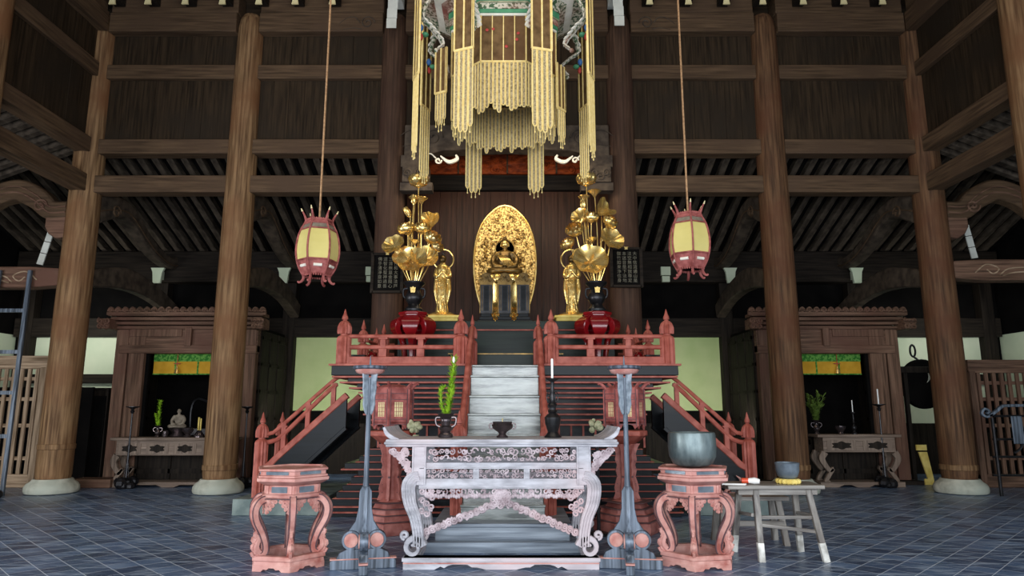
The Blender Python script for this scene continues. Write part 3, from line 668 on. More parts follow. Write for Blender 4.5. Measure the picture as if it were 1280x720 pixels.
# gong / drum on the right between shrine and column
t = thing('wooden_drum', 'black round drum hanging on hook between right shrine and corner column', 'drum', (X(1153, 480, 12.9), 12.9, Z(480, 12.9)))
b = B(); Pf = [(.40*cos(a), .46*sin(a)) for a in [2*pi*j/32 for j in range(32)]]
b.prism(Pf, -.08, .08); b.build('body', 'void', t, bevel=.03)
b = B(); b.tube(catmull([(.03, -.1, .02), (.08, -.1, .1), (.07, -.1, .2)], 5), [.004, .02, .006], 6); b.build('crescent_mark', 'stone', t)
b = B(); P = [(.05*sin(a)-.12, 0, .62+.11*cos(a)) for a in [2*pi*j/16 for j in range(17)]]; b.tube(P, .02, 6); b.tube([(-.1, 0, .5), (0, 0, .42)], .02, 6); b.build('hook', 'iron', t)
b = B(); x0 = X(1123, 470, 12.8); b.box(x0, x0+.72, 12.8, 12.88, Z(466, 12.8), Z(458, 12.8)); b.box(x0+.1, x0+.17, 12.8, 12.88, 0, Z(466, 12.8)); b.box(x0+.65, x0+.72, 12.8, 12.88, 0, Z(466, 12.8))
tag(b.build('drum_frame', 'dark_v', bevel=.01), 'dark wooden frame around the hanging drum', 'frame')
b = B(); D0_ = 12.4; x0 = X(1156, 570, D0_); b.box(x0-.13, x0+.05, D0_, D0_+.03, Z(563, D0_), Z(556, D0_)); b.prism([(x0-.1, Z(565, D0_)), (x0+.05, Z(565, D0_)), (x0+.12, .1), (x0+.02, .1)], D0_, D0_+.03)
b.box(x0-.04, x0+.12, D0_, D0_+.03, 0, .1)
tag(b.build('yellow_board', 'yellow'), 'yellow wooden board leaning beside the right shrine', 'board')
t = thing('floor_cabinet', 'dark cupboard standing behind the leftmost column', 'cupboard', (X(118, 540, 13), 13.0, 0))
b = B(); b.box(-.3, .3, -.2, .2, 0, Z(487, 12.9)); b.box(-.34, .34, -.24, .22, Z(487, 12.9), Z(485, 12.9)); b.build('body', 'dark_v', t, bevel=.01)
for q in (-1, 1):
    b = B(); b.box(q*.15-.13, q*.15+.13, -.22, -.2, .1, Z(495, 12.9)); b.build('door', 'void', t)
t = thing('step_block', 'low wooden step behind the leftmost column base', 'step', (X(116, 603, 12), 12.0, 0)); B().box(-.35, .35, -.1, .3, 0, .14).build('tread', 'shrine_h', t, bevel=.01)
t = thing('iron_rack', 'black iron rack with scrolled top rail at the right edge', 'rack', (X(1262, 600, 10.8), 10.8, 0))
D0_ = 10.8; ox = X(1262, 600, 10.8)
def L(px, py): return (X(px, py, D0_)-ox, 0, Z(py, D0_))
b = B(); b.tube([L(1240, 522), (L(1250, 603)[0], 0, 0)], .025, 8); b.build('upright', 'iron', t)
b = B(); b.tube([(1.0, 0, L(1240, 522)[2]), (.95, 0, 0)], .025, 8); b.build('upright', 'iron', t)
b = B(); b.sweep(catmull([L(1240, 518), L(1233, 521), L(1227, 517), L(1230, 511), L(1236, 514), L(1233, 517)], 6), (0, 1, 0), .035, .05)
b.sweep(catmull([L(1236, 520), L(1245, 514), L(1252, 508), L(1262, 507), L(1285, 507), L(1300, 508)], 6), (0, 1, 0), .045, .05); b.build('scrolled_rail', 'steel', t)
for py in (520, 549, 571, 594):
    b = B(); z = Z(py, D0_); b.tube([(L(1241, py)[0], 0, z), (.98, 0, z)], .018, 8); b.build('cross_bar', 'iron', t)
b = B(); x0, _, z0 = L(1262, 520); b.box(x0, x0+.17, -.03, -.01, Z(555, D0_), z0); b.build('hanging_plate', 'steel', t, bevel=.01)
b = B(); b.tube(catmull([L(1268, 532), L(1278, 534), L(1282, 545), L(1276, 560), L(1268, 566)], 6), .02, 6); b.build('curl', 'iron', t)
# ================================================================== STAGED ALTAR PLATFORM
PD = 8.7; ZD = 1.85
pt = thing('altar_platform', 'tall black and red stepped altar platform below the golden statues', 'platform', (0, 9.6, 0))
HW = 2.2; DB = 10.8
# (y pixel top, y pixel bottom, inset)  : slab, bottom to top; inset in metres
def zz(py): return Z(py, PD)
def tier(z0, z1, ins, mat='black', name='tier'):
    for s in (-1, 1):
        b = B(); a, c = s*(HW-ins), s*.46
        b.box(a, c, PD+ins, DB, z0, z1); b.build(name, mat, pt, world=True, bevel=.006)
def edge(z, ins, h=.018):
    for s in (-1, 1):
        b = B(); a, c = s*(HW-ins+.012), s*.46
        b.box(a, c, PD+ins-.012, DB, z-h/2, z+h/2); b.build('edge_strip', 'red', pt, world=True)
tier(zz(469), zz(457), 0); edge(zz(456), -.02, .025)
# under the deck, stepping in
rows = [(471, .02), (478, .1), (485, .2), (491, .3), (497, .32), (505, .40), (511, .38), (518, .36), (525, .40), (531, .40)]
pz = zz(469)
for i, (py, ins) in enumerate(rows):
    z = zz(py) if py < 533 else zz(py); D_ = PD+ins
    z = Z(py, D_)
    tier(z-.008, pz, ins+.07); edge(z, ins, .022); pz = z-.008
rows2 = [(503, .24), (508, .28)]
zw1 = pz; zw0 = Z(560, PD+.4)
tier(zw0, zw1, .5, 'black', 'waist_panel')
for s in (-1, 1):
    for k in range(9):
        x = s*(.55+k*.16); b = B(); b.box(x-.012, x+.012, PD+.48, PD+.52, zw0, zw1); b.build('waist_stile', 'red', pt, world=True)
rows3 = [(562, .40), (570, .36), (578, .28), (587, .13), (596, .27), (606, .20), (615, .12), (624, .06), (634, .0), (641, .0)]
pz = zw0
for py, ins in rows3:
    z = Z(py, PD+ins); tier(z, pz, ins+.045); edge(z, ins+.02, .018); pz = z
tier(0, pz, .03)
# back core & dais
b = B(); b.box(-.46, .46, PD+.02, DB, .2, zz(457)); b.build('centre_core', 'black', pt, world=True)
dt = thing('statue_dais', 'black lacquered dais with thin red lines carrying the golden statues', 'dais', (0, 11, ZD))
dz = Z(401, 10.4)
b = B(); b.box(-1.7, 1.7, 10.4, 12.6, Z(412, 10.4), dz); b.build('top_slab', 'blackgreen', dt, world=True, bevel=.01)
b = B(); b.box(-1.66, 1.66, 10.44, 12.6, ZD, Z(412, 10.4)); b.build('riser', 'blackgreen', dt, world=True)
b = B(); b.box(-1.68, 1.68, 10.39, 10.5, Z(413.2, 10.39), Z(411.6, 10.39)); b.build('red_line', 'red', dt, world=True)
b = B(); b.box(-.8, .8, 9.6, 10.44, ZD, Z(442, 9.6)); b.build('lower_step', 'blackgreen', dt, world=True, bevel=.01)
b = B(); b.box(-.81, .81, 9.58, 9.62, Z(443, 9.58), Z(441.6, 9.58)); b.build('step_nosing', 'golddark', dt, world=True)
# centre stair
stt = thing('centre_stair', 'polished black centre stair rising between red handrails', 'stairs', (0, 7.8, 0))
treads = []
for k in range(8):
    y = PD-.04-k*.235; z = Z(457, PD)-[0, .14, .39, .60, .82, 1.04, 1.26, 1.48][k]
    treads.append((y, z))
for k, (y, z) in enumerate(treads):
    zlo = treads[k+1][1] if k < 7 else .22
    if z < .25: break
    b = B(); b.box(-.415, .415, y, y+.3, max(z-.24, .2) if k else z-.14, z-.02); b.box(-.42, .42, y-.025, y+.3, z-.02, z+.005); b.build('step', 'stair', stt, world=True, bevel=.006)
for s in (-1, 1):
    b = B(); b.prism([(PD+.3, ZD+.02), (PD-.1, ZD+.02), (7.45, .75), (7.15, .42), (7.15, .22), (7.5, .22), (PD+.3, 1.3)], s*.415, s*.45, 'yz'); b.build('stringer', 'red', stt, world=True)
def newel(b, x, y, z0, z1, r, fl=True):
    """fluted post with lotus-bud finial"""
    h = z1-z0; n = 24; st = len(b.v)
    def ring(rr, z, amp): return [(x+rr*(1-2.2*amp*(j % 2))*cos(2*pi*j/n), y+rr*(1-2.2*amp*(j % 2))*sin(2*pi*j/n), z) for j in range(n)]
    hb = max(h-.34, h*.55) ; k = r/.085
    rs = [ring(r*1.02, z0, .08), ring(r*1.02, z0+hb-.05, .08), ring(r*.86, z0+hb-.02, .06), ring(r*.5, z0+hb, 0), ring(r*.5, z0+hb+.012, 0), ring(r*.95, z0+hb+.016, .10), ring(r*1.0, z0+hb+.05, .12), ring(r*.98, z0+hb+.10, .12), ring(r*.78, z0+hb+.15, .08),
          ring(r*.5, z0+hb+.18, .03), ring(r*.28, z0+hb+.19, 0), ring(r*.28, z0+hb+.2, 0), ring(r*.42, z0+hb+.208, 0), ring(r*.4, z0+hb+.235, 0), ring(r*.24, z0+hb+.27, 0), ring(r*.14, z0+hb+.31, 0), ring(.002, z0+hb+.34, 0)]
    b.rings(rs)
for s in (-1, 1):
    t = thing('stair_handrail', 'red handrail on the %s side of the centre stair' % WD[s], 'handrail', (s*.47, 8, 0))
    b = B(); newel(b, s*.465, 7.33, .23, Z(513, 7.33), .085); b.build('lower_newel', 'red', t, world=True)
    b = B(); newel(b, s*.44, 9.1, ZD, Z(397, 9.1), .065); b.build('upper_newel', 'red', t, world=True)
    b = B(); P = catmull([(s*.47, 7.38, .95), (s*.468, 7.7, 1.14), (s*.455, 8.4, 1.78), (s*.45, 8.9, 2.26), (s*.445, 9.05, 2.36)], 6); b.tube(P, .035, 10); b.build('top_rail', 'red', t, world=True)
    b = B(); b.tube([p-V((0, 0, .2)) for p in P], .024, 8); b.build('lower_rail', 'red', t, world=True)
    for q in (.35, .7):
        i = int(q*(len(P)-1)); b = B(); b.box(P[i].x-.025, P[i].x+.025, P[i].y-.025, P[i].y+.025, P[i].z-.35, P[i].z-.02); b.build('baluster', 'red', t, world=True)
# deck balustrades
def balustrade(s):
    t = thing('deck_balustrade', 'red balustrade along the front of the altar deck, %s half' % WD[s], 'balustrade', (s*1.3, PD+.08, ZD))
    y = PD+.08; zb = ZD+.012
    xo = abs(X(430 if s < 0 else 834, 430, y)); xi = abs(X(576 if s < 0 else 689, 430, y))
    for xx in (xo, xi):
        b = B(); newel(b, s*xx, y, zb, Z(389, y), .095); b.build('newel_post', 'red', t, world=True)
    for py, r in ((420.5, .027), (434, .03)):
        b = B(); b.tube([(s*xo, y, Z(py, y)), (s*xi, y, Z(py, y))], r, 10); b.build('rail', 'red', t, world=True)
    b = B(); b.box(s*xo, s*xi, y-.05, y+.05, zb, Z(446, y)); b.box(s*xo, s*xi, y-.07, y+.07, zb, zb+.02); b.build('bottom_rail', 'red', t, world=True, bevel=.008)
    for q in (479, 526):
        px = q if s < 0 else 1264-q+0
        x = X(px, 430, y); b = B(); b.box(x-.05, x+.05, y-.035, y+.035, Z(446, y), Z(436, y)); b.box(x-.035, x+.035, y-.03, y+.03, Z(436, y), Z(424, y)); b.box(x-.06, x+.06, y-.035, y+.035, Z(424.5, y), Z(421.5, y)); b.build('baluster', 'red', t, world=True, bevel=.005)
    # return along the side and back
    t2 = thing('side_balustrade', 'red side balustrade at the %s end of the altar deck' % WD[s], 'balustrade', (s*2.0, 10.2, ZD))
    for (x, y2, py, r) in ((2.04, 9.75, 402, .08), (1.85, 10.3, 407, .085), (2.04, 10.7, 412, .06)):
        b = B(); newel(b, s*x, y2, ZD, Z(py, y2), r); b.build('newel_post', 'red', t2, world=True)
    for h in (.3, .45):
        b = B(); b.tube([(s*2.04, 9.75, ZD+h), (s*2.04, 10.7, ZD+h)], .026, 8); b.build('rail', 'red', t2, world=True)
        b = B(); b.tube([(s*2.04, 10.7, ZD+h), (s*1.75, 10.7, ZD+h)], .026, 8); b.build('rail', 'red', t2, world=True)
    b = B(); b.box(s*2.0, s*2.08, 9.75, 10.7, ZD, ZD+.1); b.build('bottom_rail', 'red', t2, world=True)
balustrade(-1); balustrade(1)
# small offerings behind the railing
for s in (-1, 1):
    b = B(); b.lathe([(.06, 0), (.08, .03), (.09, .12), (.05, .2), (.03, .22)], n=16); o = b.build('lacquer_jar', 'lacquer'); o.location = (s*1.82, 9.35, ZD); tag(o, 'small red lacquer jar behind the %s deck railing' % WD[s], 'jar')
    b = B(); b.box(-.09, .09, -.06, .06, 0, .16); b.box(-.1, .1, -.07, .07, .16, .18); b.m = 1; b.box(-.08, .08, -.065, -.06, .02, .14); o = b.build('offering_box', ['iron', 'paintgreen']); o.location = (s*2.0, 9.3, ZD); tag(o, 'small dark green box behind the %s deck railing' % WD[s], 'box')
# side stairs with rails
def side_stair(s):
    y0, y1 = 9.02, 9.78
    t = thing('side_stair', 'black and red staircase descending to the %s of the altar platform' % WD[s], 'stairs', (s*2.9, 9.4, .2))
    def ln(x): return 1.54-(x-2.0)*.91     # top of stringer
    xa, xb = 2.06, 3.3
    for y in (y0, y1):
        b = B(); b.prism([(s*xa, ln(xa)-.05), (s*3.08, ln(3.08)-.05), (s*3.08, .2), (s*2.98, .2), (s*2.96, .25), (s*xa, ln(xa)-.42)], y-.03, y+.03); b.build('stringer', 'black', t, world=True)
        b = B(); P = catmull([(s*xa, y, ln(xa)), (s*2.5, y, ln(2.5)), (s*2.9, y, ln(2.9)), (s*3.02, y, ln(3.04)+.01), (s*3.12, y, ln(3.04)-.03)], 6); b.sweep(P, (0, 1, 0), .08, .09); b.build('stringer_cap', 'red', t, world=True)
        b = B(); b.sweep([(s*xa, y, ln(xa)-.42), (s*2.94, y, .25)], (0, 1, 0), .05, .07); b.build('stringer_edge', 'black', t, world=True)
    for k in range(6):
        x = 2.2+k*.15; z = ln(x)-.1
        b = B(); b.box(s*x, s*(x+.17), y0, y1, z-.04, z); b.build('tread', 'black', t, world=True)
        b = B(); b.box(s*(x+.0), s*(x+.02), y0, y1, z-.2, z-.04); b.build('riser', 'blackgreen', t, world=True)
    for y, nm in ((y0, 'front'), (y1, 'rear')):
        r = thing('stair_railing', ('red front railing of the %s side stair' if nm == 'front' else 'red rear newel post of the %s side stair') % WD[s], 'handrail', (s*3, y, .2))
        b = B(); newel(b, s*3.14, y, .2, Z(515, 9.02), .085); b.build('newel_post', 'red', r, world=True)
        top = catmull([(s*2.16, y, 1.735), (s*2.3, y, 1.63), (s*2.92, y, 1.07), (s*3.03, y, 1.0), (s*3.14, y, .98)], 6)
        if nm == 'rear':
            b = B(); b.tube([(s*3.14, y, .3), (s*2.96, y, .48)], .025, 8); b.build('foot_brace', 'red', r, world=True); continue
        b = B(); b.tube(top, .026, 8); b.build('top_rail', 'red', r, world=True)
        mid = catmull([(s*2.2, y, 1.63), (s*2.35, y, 1.5), (s*2.86, y, .99), (s*3.0, y, .9), (s*3.14, y, .88)], 6)
        b = B(); b.tube(mid, .03, 8); b.build('middle_rail', 'red', r, world=True)
        for x in (2.24, 2.56, 2.86):
            b = B(); b.box(s*x-.028, s*x+.028, y-.025, y+.025, ln(x), (1.735-(x-2.16)*.86) if x > 2.3 else 1.6); b.box(s*x-.045, s*x+.045, y-.03, y+.03, 1.69-(x-2.16)*.88, 1.71-(x-2.16)*.88); b.build('baluster', 'red', r, world=True)
    b = B(); b.box(s*3.4, s*2.3, 8.85, 10.7, 0, .2); o = b.build('stone_step', 'slab', bevel=.01); tag(o, 'grey green stone step under the %s side stair' % WD[s], 'step')
side_stair(-1); side_stair(1)
# dark low crate behind the stairs
# ================================================================== STATUES AND ALTAR PIECES
sx = X(631, 330, 11.4)
t = thing('main_statue', 'golden seated Buddha statue before a large carved leaf-shaped halo', 'statue', (sx, 11.4, dz))
hz0, hz1 = Z(400, 11.6)-dz, Z(257, 11.6)-dz
def leafpoly(n=48):
    P = []; zc = .52*hz1
    for j in range(n):
        a = 2*pi*j/n; z = sin(a); x = .54*math.copysign(abs(cos(a))**.82, cos(a))
        if z > 0: zz_ = zc+(hz1-zc)*(.93*z**.92+.07*max(z, 0)**24)
        else: zz_ = zc+z*zc*.98; x *= (1-.10*(z*z))
        P.append((x, max(zz_, .02)))
    return P
b = B(); pf = leafpoly(); b.prism(pf, .2, .25); ha = b.build('halo', 'goldcarve', t)
b = B(); b.tube([(x, .2, z) for x, z in pf]+[(pf[0][0], .2, pf[0][1])], .02, 6); b.build('halo_rim', 'gold', ha)
b = B(); random.seed(3)
for k in range(240):
    a = random.uniform(0, 2*pi); q = random.uniform(.2, .93); x = q*.5*cos(a); z = .52*hz1+q*(.47 if sin(a) > 0 else .5)*hz1*.93*sin(a)
    b.spiral((x, .195, z), random.uniform(.022, .042), 1.3, .007, random.uniform(0, 6), random.choice((-1, 1)), 10, 4)
b.build('halo_flames', 'goldcarve', ha)
bz = Z(344, 11.4)-dz
b = B(); P = [(.17*cos(a), .16, bz+.5+.17*sin(a)) for a in [2*pi*j/24 for j in range(25)]]; b.tube(P, .012, 6); b.m = 1; b.lathe([(.0, 0), (.155, 0)], n=24); st = len(b.v)-48
b.xf(Matrix.Translation((0, .17, bz+.5)) @ Matrix.Rotation(pi/2, 4, 'X'), st); b.build('head_halo', ['gold', 'golddark'], ha)
b = B(); seated(b, (0, 0, bz-.02), .68); b.build('figure', 'golddark', t, remesh=.012)
hc = bz-.02+.82*.68
b = B(); b.ball((0, -.02, hc), (.064, .072, .084), 14, 12); b.ball((0, -.093, hc-.006), (.01, .014, .02), 8, 6); b.ball((0, -.085, hc-.04), (.02, .008, .006), 8, 6)
for q in (-1, 1): b.ball((q*.067, 0, hc-.01), (.011, .016, .038), 8, 6); b.ball((q*.024, -.082, hc+.012), (.013, .008, .006), 8, 6)
fc = b.build('face', 'gold', t)
b = B(); b.ball((0, .0, hc+.035), (.07, .078, .066), 14, 10); b.ball((0, .0, hc+.105), (.035, .035, .034), 10, 8); b.build('hair', 'golddark', fc)
b = B()
for q in (-1, 1): b.ball((q*.024, -.09, hc+.008), (.01, .004, .003), 8, 6)
b.ball((0, -.092, hc-.04), (.015, .004, .003), 8, 6); b.build('features', 'void', fc)
b = B()
for q in range(7): P = catmull([(-.16+.03*q, -.1+.003*q, bz+.36-.01*q), (-.08+.025*q, -.16, bz+.25), (.0+.03*q, -.15, bz+.14)], 5); b.tube(P, .007, 5)
b.build('robe_folds', 'gold', t)
b = B(); b.lathe([(.36, 0), (.38, .04), (.30, .1), (.24, .2), (.22, .3), (.3, .36), (.34, .42), (.36, bz-.03), (.1, bz)], n=24, sy=.7)
for k in range(16):
    a = 2*pi*k/16; b.ball((.33*cos(a), .24*sin(a), bz-.1), (.07, .05, .09), 8, 6)
for k in range(14):
    a = pi+pi*k/13; b.spiral((.28*cos(a), .2*sin(a)-.02, .2), .06, 1.3, .014, k, 1, 10, 5)
b.build('lotus_pedestal', 'gold', t)
b = B(); b.lathe([(.5, 0), (.52, .03), (.46, .09), (.42, .12), (.1, .12)], n=8, rot=pi/8, sy=.55); b.build('gilt_base', 'gold', t, bevel=.01)
# tablets
for k, (px, nm) in enumerate(((608, 'left'), (631, 'centre'), (654, 'right'))):
    x = X(px, 370, 10.75); t = thing('spirit_tablet', '%s of the three black and gilt tablets before the golden statue' % nm, 'tablet', (x, 10.75, dz), group='spirit tablets')
    H = Z(343, 10.75)-dz
    b = B(); b.box(-.14, .14, -.1, .1, 0, .05); b.box(-.11, .11, -.08, .08, .05, .1); b.box(-.085, .085, -.06, .06, .1, .16); b.build('stepped_base', 'black', t, bevel=.008)
    b = B(); b.box(-.1, .1, -.03, .03, .16, H*.8); b.m = 1
    for q in (-1, 1): b.box(q*.1-.008, q*.1+.008, -.036, .0, .16, H*.8); b.box(q*.062-.004, q*.062+.004, -.036, .0, .2, H*.76)
    fr = b.build('frame', ['iron', 'golddark'], t, bevel=.003)
    b = B(); b.box(-.038, .038, -.036, -.028, .2, H*.76); b.build('dark_face', 'black', fr)
    b = B(); b.prism([(-.1, H*.78), (-.13, H*.88), (-.08, H*.92), (-.07, H), (0, H*1.03), (.07, H), (.08, H*.92), (.13, H*.88), (.1, H*.78)], -.035, .035)
    for q in (-1, 1): b.spiral((q*.06, -.04, H*.88), .04, 1.3, .008, 0, q, 12, 5)
    b.spiral((0, -.04, H*.95), .035, 1.3, .008, 0, 1, 12, 5); b.build('crest', 'golddark', t, bevel=.005)
# attendants
def attendant(px, s):
    D = 10.95; x = X(px, 360, D); zb = Z(385, D); zt_ = Z(318, D)
    t = thing('attendant_statue', 'small golden standing figure with ring halo on the %s of the dais' % WD[s], 'statue', (x, D, dz))
    b = B(); b.box(-.27, .27, -.16, .16, 0, .1); b.box(-.3, .3, -.18, .18, .1, .14); b.build('pedestal_block', 'yellow', t, bevel=.01)
    h0 = .14; b = B(); b.lathe([(.24, h0), (.25, h0+.02), (.18, h0+.05), (.13, h0+.07), (.02, h0+.075)], n=24, sy=.65); b.build('lotus_base', 'gold', t)
    H = zt_-dz-h0-.1; z0 = h0+.06
    b = B(); b.lathe([(.1, 0), (.11, .02), (.085, .2*H), (.09, .45*H), (.09, .6*H), (.105, .76*H), (.09, .83*H), (.05, .87*H), (.035, .9*H), (.02, .92*H)], (0, 0, z0), 20, sy=.75)
    for q in (-1, 1):
        b.tube(catmull([(q*.09, 0, z0+.78*H), (q*.12, -.02, z0+.66*H), (q*.08, -.08, z0+.62*H), (q*.01, -.1, z0+.7*H)], 5), [.038, .034, .028, .018], 8)
        b.tube(catmull([(q*.1, -.01, z0+.62*H), (q*.115, -.01, z0+.4*H), (q*.08, -.02, z0+.15*H)], 5), [.03, .032, .014], 8)
    for k in range(5): b.tube(catmull([(-.09+k*.03, -.07, z0+.6*H), (-.05+k*.02, -.085, z0+.35*H), (-.07+k*.035, -.085, z0+.03*H)], 5), .009, 5)
    b.build('robed_figure', 'gold', t, remesh=.007)
    b = B(); b.ball((0, -.01, z0+.95*H), (.055, .06, .075), 14, 10); b.ball((0, -.07, z0+.945*H), (.009, .012, .014), 8, 6); b.build('head', 'golddark', t)
    b = B(); b.ball((0, .005, z0+.98*H), (.058, .06, .06), 12, 8); b.ball((0, .005, z0+1.04*H), (.025, .025, .03), 8, 6); b.build('hair', 'iron', t)
    b = B(); P = [(.165*cos(a), .09, z0+.97*H+.165*sin(a)) for a in [2*pi*j/32 for j in range(33)]]; b.tube(P, .014, 8); b.tube([(0, .06, z0+.6*H), (0, .09, z0+.97*H-.165)], .01, 6); b.build('ring_halo', 'gold', t)
attendant(553, -1); attendant(715, 1)
# red lacquer stands + bronze vases + gilt lotus bouquets
VD = 9.7
def petal_cup(b, c, r, h, n=8, open_=1.0, tilt=None):
    st = len(b.v)
    for k in range(n):
        a = 2*pi*k/n; d = V((cos(a), sin(a), 0)); sd = V((-sin(a), cos(a), 0)); w = r*.55
        rows = [(0.1, 0, .4), (.75*open_, .25, 1.0), (1.0*open_, .65, .9), (.85*open_, 1.0, .15)]
        L_ = [[d*(r*q)+V((0, 0, h*z))+sd*(w*ww*u)-d*(abs(u)*0+.0) + d*(-.15*r*(u*u)) for u in (-1, 0, 1)] for q, z, ww in rows]
        b.add([p for row in L_ for p in row], [(i*3+j, i*3+j+1, i*3+j+4, i*3+j+3) for i in range(3) for j in range(2)])
    b.ball((0, 0, h*.12), (r*.35, r*.35, h*.2), 10, 6)
    m = Matrix.Translation(c)
    if tilt: m = m @ Matrix.Rotation(tilt[0], 4, 'X') @ Matrix.Rotation(tilt[1], 4, 'Y')
    b.xf(m, st)
def lotus_leaf(b, c, r, tx, ty, depth=.35, n=28, ripple=.08, fold=0):
    st = len(b.v); rs = []
    for i, q in enumerate((.05, .35, .65, .88, 1.0)):
        rs.append([V((r*q*cos(2*pi*j/n), r*q*sin(2*pi*j/n), r*(depth*q*q+ripple*q*q*cos(7*2*pi*j/n)+.02*(j % 2)*q+fold*q*abs(cos(2*pi*j/n))))) for j in range(n)])
    b.rings(rs, cap=False); b.add([(0, 0, 0)]+[tuple(p) for p in rs[0]], [(0, j+1, (j+1) % n+1) for j in range(n)])
    b.xf(Matrix.Translation(c) @ Matrix.Rotation(ty, 4, 'Y') @ Matrix.Rotation(tx, 4, 'X'), st)
def bouquet(s, px, cfg):
    x = X(px, 390, VD); zt_ = Z(391, VD); t = thing('lacquer_stand', 'glossy red lacquer stand with curved legs under the %s vase' % WD[s], 'stand', (x, VD, ZD))
    H = zt_-ZD
    B().lathe([(.16, H-.05), (.22, H-.04), (.22, H), (.02, H)], n=8, rot=pi/8).build('top', 'lacquer', t, bevel=.01)
    B().lathe([(.19, H-.1), (.2, H-.04), (.15, H-.04)], n=8, rot=pi/8).build('collar', 'lacquer', t)
    for k in range(6):
        a = 2*pi*k/6+pi/6; d = V((cos(a), sin(a), 0))
        P = catmull([d*.17+V((0, 0, H-.08)), d*.25+V((0, 0, H-.16)), d*.26+V((0, 0, H-.26)), d*.17+V((0, 0, H-.4)), d*.13+V((0, 0, .16)), d*.18+V((0, 0, .04)), d*.2+V((0, 0, .03))], 5)
        b = B(); b.sweep(P, (-sin(a), cos(a), 0), [.06, .1, .08, .045, .04, .05, .04], [.2, .27, .2, .08, .045, .045, .05]); b.m = 1
        b.ball(tuple(d*.18+V((0, 0, .1))), (.03, .03, .04), 8, 6); b.build('leg', ['lacquer', 'gold'], t)
    B().lathe([(.17, 0), (.23, .01), (.23, .04), (.17, .05)], n=24).build('base_ring', 'lacquer', t)
    # vase
    v = thing('altar_vase', 'black bronze vase with gilt badge on the %s lacquer stand' % WD[s], 'vase', (x, VD, zt_))
    h = Z(353, VD)-zt_; r = .155
    BB = B(); BB.lathe([(.11, 0), (.13, .02), (.13, .05), (.09, .09), (.08, .12), (.12, .18), (.13, .23), (.1, .29), (.085, .33), (.1, h*.82), (r, h*.95), (r, h), (.12, h-.01), (.06, h*.8)], n=28); vb = BB.build('body', 'iron', v)
    for q in (-1, 1): B().tube(catmull([(q*.09, 0, h*.8), (q*.15, 0, h*.76), (q*.15, 0, h*.55), (q*.11, 0, h*.46)], 6), .014, 6).build('handle', 'iron', v)
    B().prism([(-.03, h*.62), (.03, h*.62), (.04, h*.8), (.025, h*.78), (0, h*.82), (-.025, h*.78), (-.04, h*.8)], -.125, -.1).build('badge', 'gold', vb)
    # bouquet
    g = thing('gilt_lotus_bouquet', 'tall gilded lotus flowers and leaves standing in the %s black vase' % WD[s], 'bouquet', (x, VD, zt_+h))
    def W(px_, py_, dy=0): return V((X(px_, py_, VD+dy)-x, dy, Z(py_, VD+dy)-zt_-h))
    for kind, px_, py_, dy, size, a1, a2 in cfg:
        c = W(px_, py_, dy); b = B()
        base = V(((c.x)*.12, dy*.15, -.08)); mid = V((c.x*.55+ (.03 if c.x > 0 else -.03), dy*.6, c.z*.45))
        b.tube(catmull([base, mid, c], 8), .009, 6); b.build('stem', 'gold', g)
        b = B()
        if kind == 'f': petal_cup(b, c, size, size*1.1, 9, 1, (a1, a2)); petal_cup(b, c+V((0, 0, .01)), size*.7, size*1.2, 7, .8, (a1, a2)); nm = 'lotus_flower'
        elif kind == 'b': petal_cup(b, c, size*.6, size*1.7, 7, .8, (a1, a2)); nm = 'lotus_bud'
        elif kind == 'l': lotus_leaf(b, c, size, a1, a2); nm = 'lotus_leaf'
        elif kind == 'r': lotus_leaf(b, c, size, a1, a2, .2, fold=.9); nm = 'rolled_leaf'
        else: b.lathe([(.01, -size), (size*.5, -size*.4), (size, 0), (size*.9, .01), (.01, -.005)], tuple(c), 14); nm = 'seed_pod'
        b.build(nm, 'gold', g, smooth=60)
# kind, px, py, dy, size, tilt x, tilt y
left = [('f', 523, 234, 0, .16, 0, 0), ('p', 519, 247, .05, .1, 0, 0), ('p', 527, 248, -.03, .09, 0, 0), ('b', 517, 256, -.05, .09, 0, 0), ('b', 513, 272, 0, .1, .2, -.5), ('r', 539, 277, .0, .13, 1.3, .1),
        ('f', 510, 293, -.06, .14, .4, -.2), ('f', 527, 292, -.1, .13, .5, .2), ('l', 493, 308, -.05, .17, 1.0, -.5), ('f', 537, 303, -.1, .14, .7, .5), ('f', 544, 312, -.12, .1, .8, .6), ('p', 518, 301, -.12, .07, 0, 0),
        ('l', 516, 328, -.18, .22, 1.1, -.1), ('l', 530, 324, -.1, .2, 1.0, .4), ('l', 505, 322, -.12, .16, 1.1, -.5)]
right = [('f', 733, 232, 0, .16, 0, 0), ('p', 730, 246, .03, .09, 0, .3), ('p', 743, 239, -.03, .1, 0, .3), ('b', 729, 262, -.02, .1, 0, 0), ('r', 752, 266, 0, .16, .9, .9), ('l', 726, 272, 0, .14, 1.0, -.8), ('f', 739, 278, -.08, .12, .5, 0),
         ('f', 758, 282, -.05, .13, .8, .6), ('f', 720, 293, -.1, .14, .9, -.3), ('f', 713, 310, -.08, .12, .5, -.6), ('l', 763, 301, -.06, .19, 1.0, .7), ('p', 740, 298, -.12, .08, 0, 0),
         ('l', 738, 328, -.2, .25, 1.15, 0), ('b', 751, 303, -.05, .07, 0, .4), ('l', 729, 322, -.1, .16, 1.0, -.5)]
bouquet(-1, 517, left); bouquet(1, 746, right)
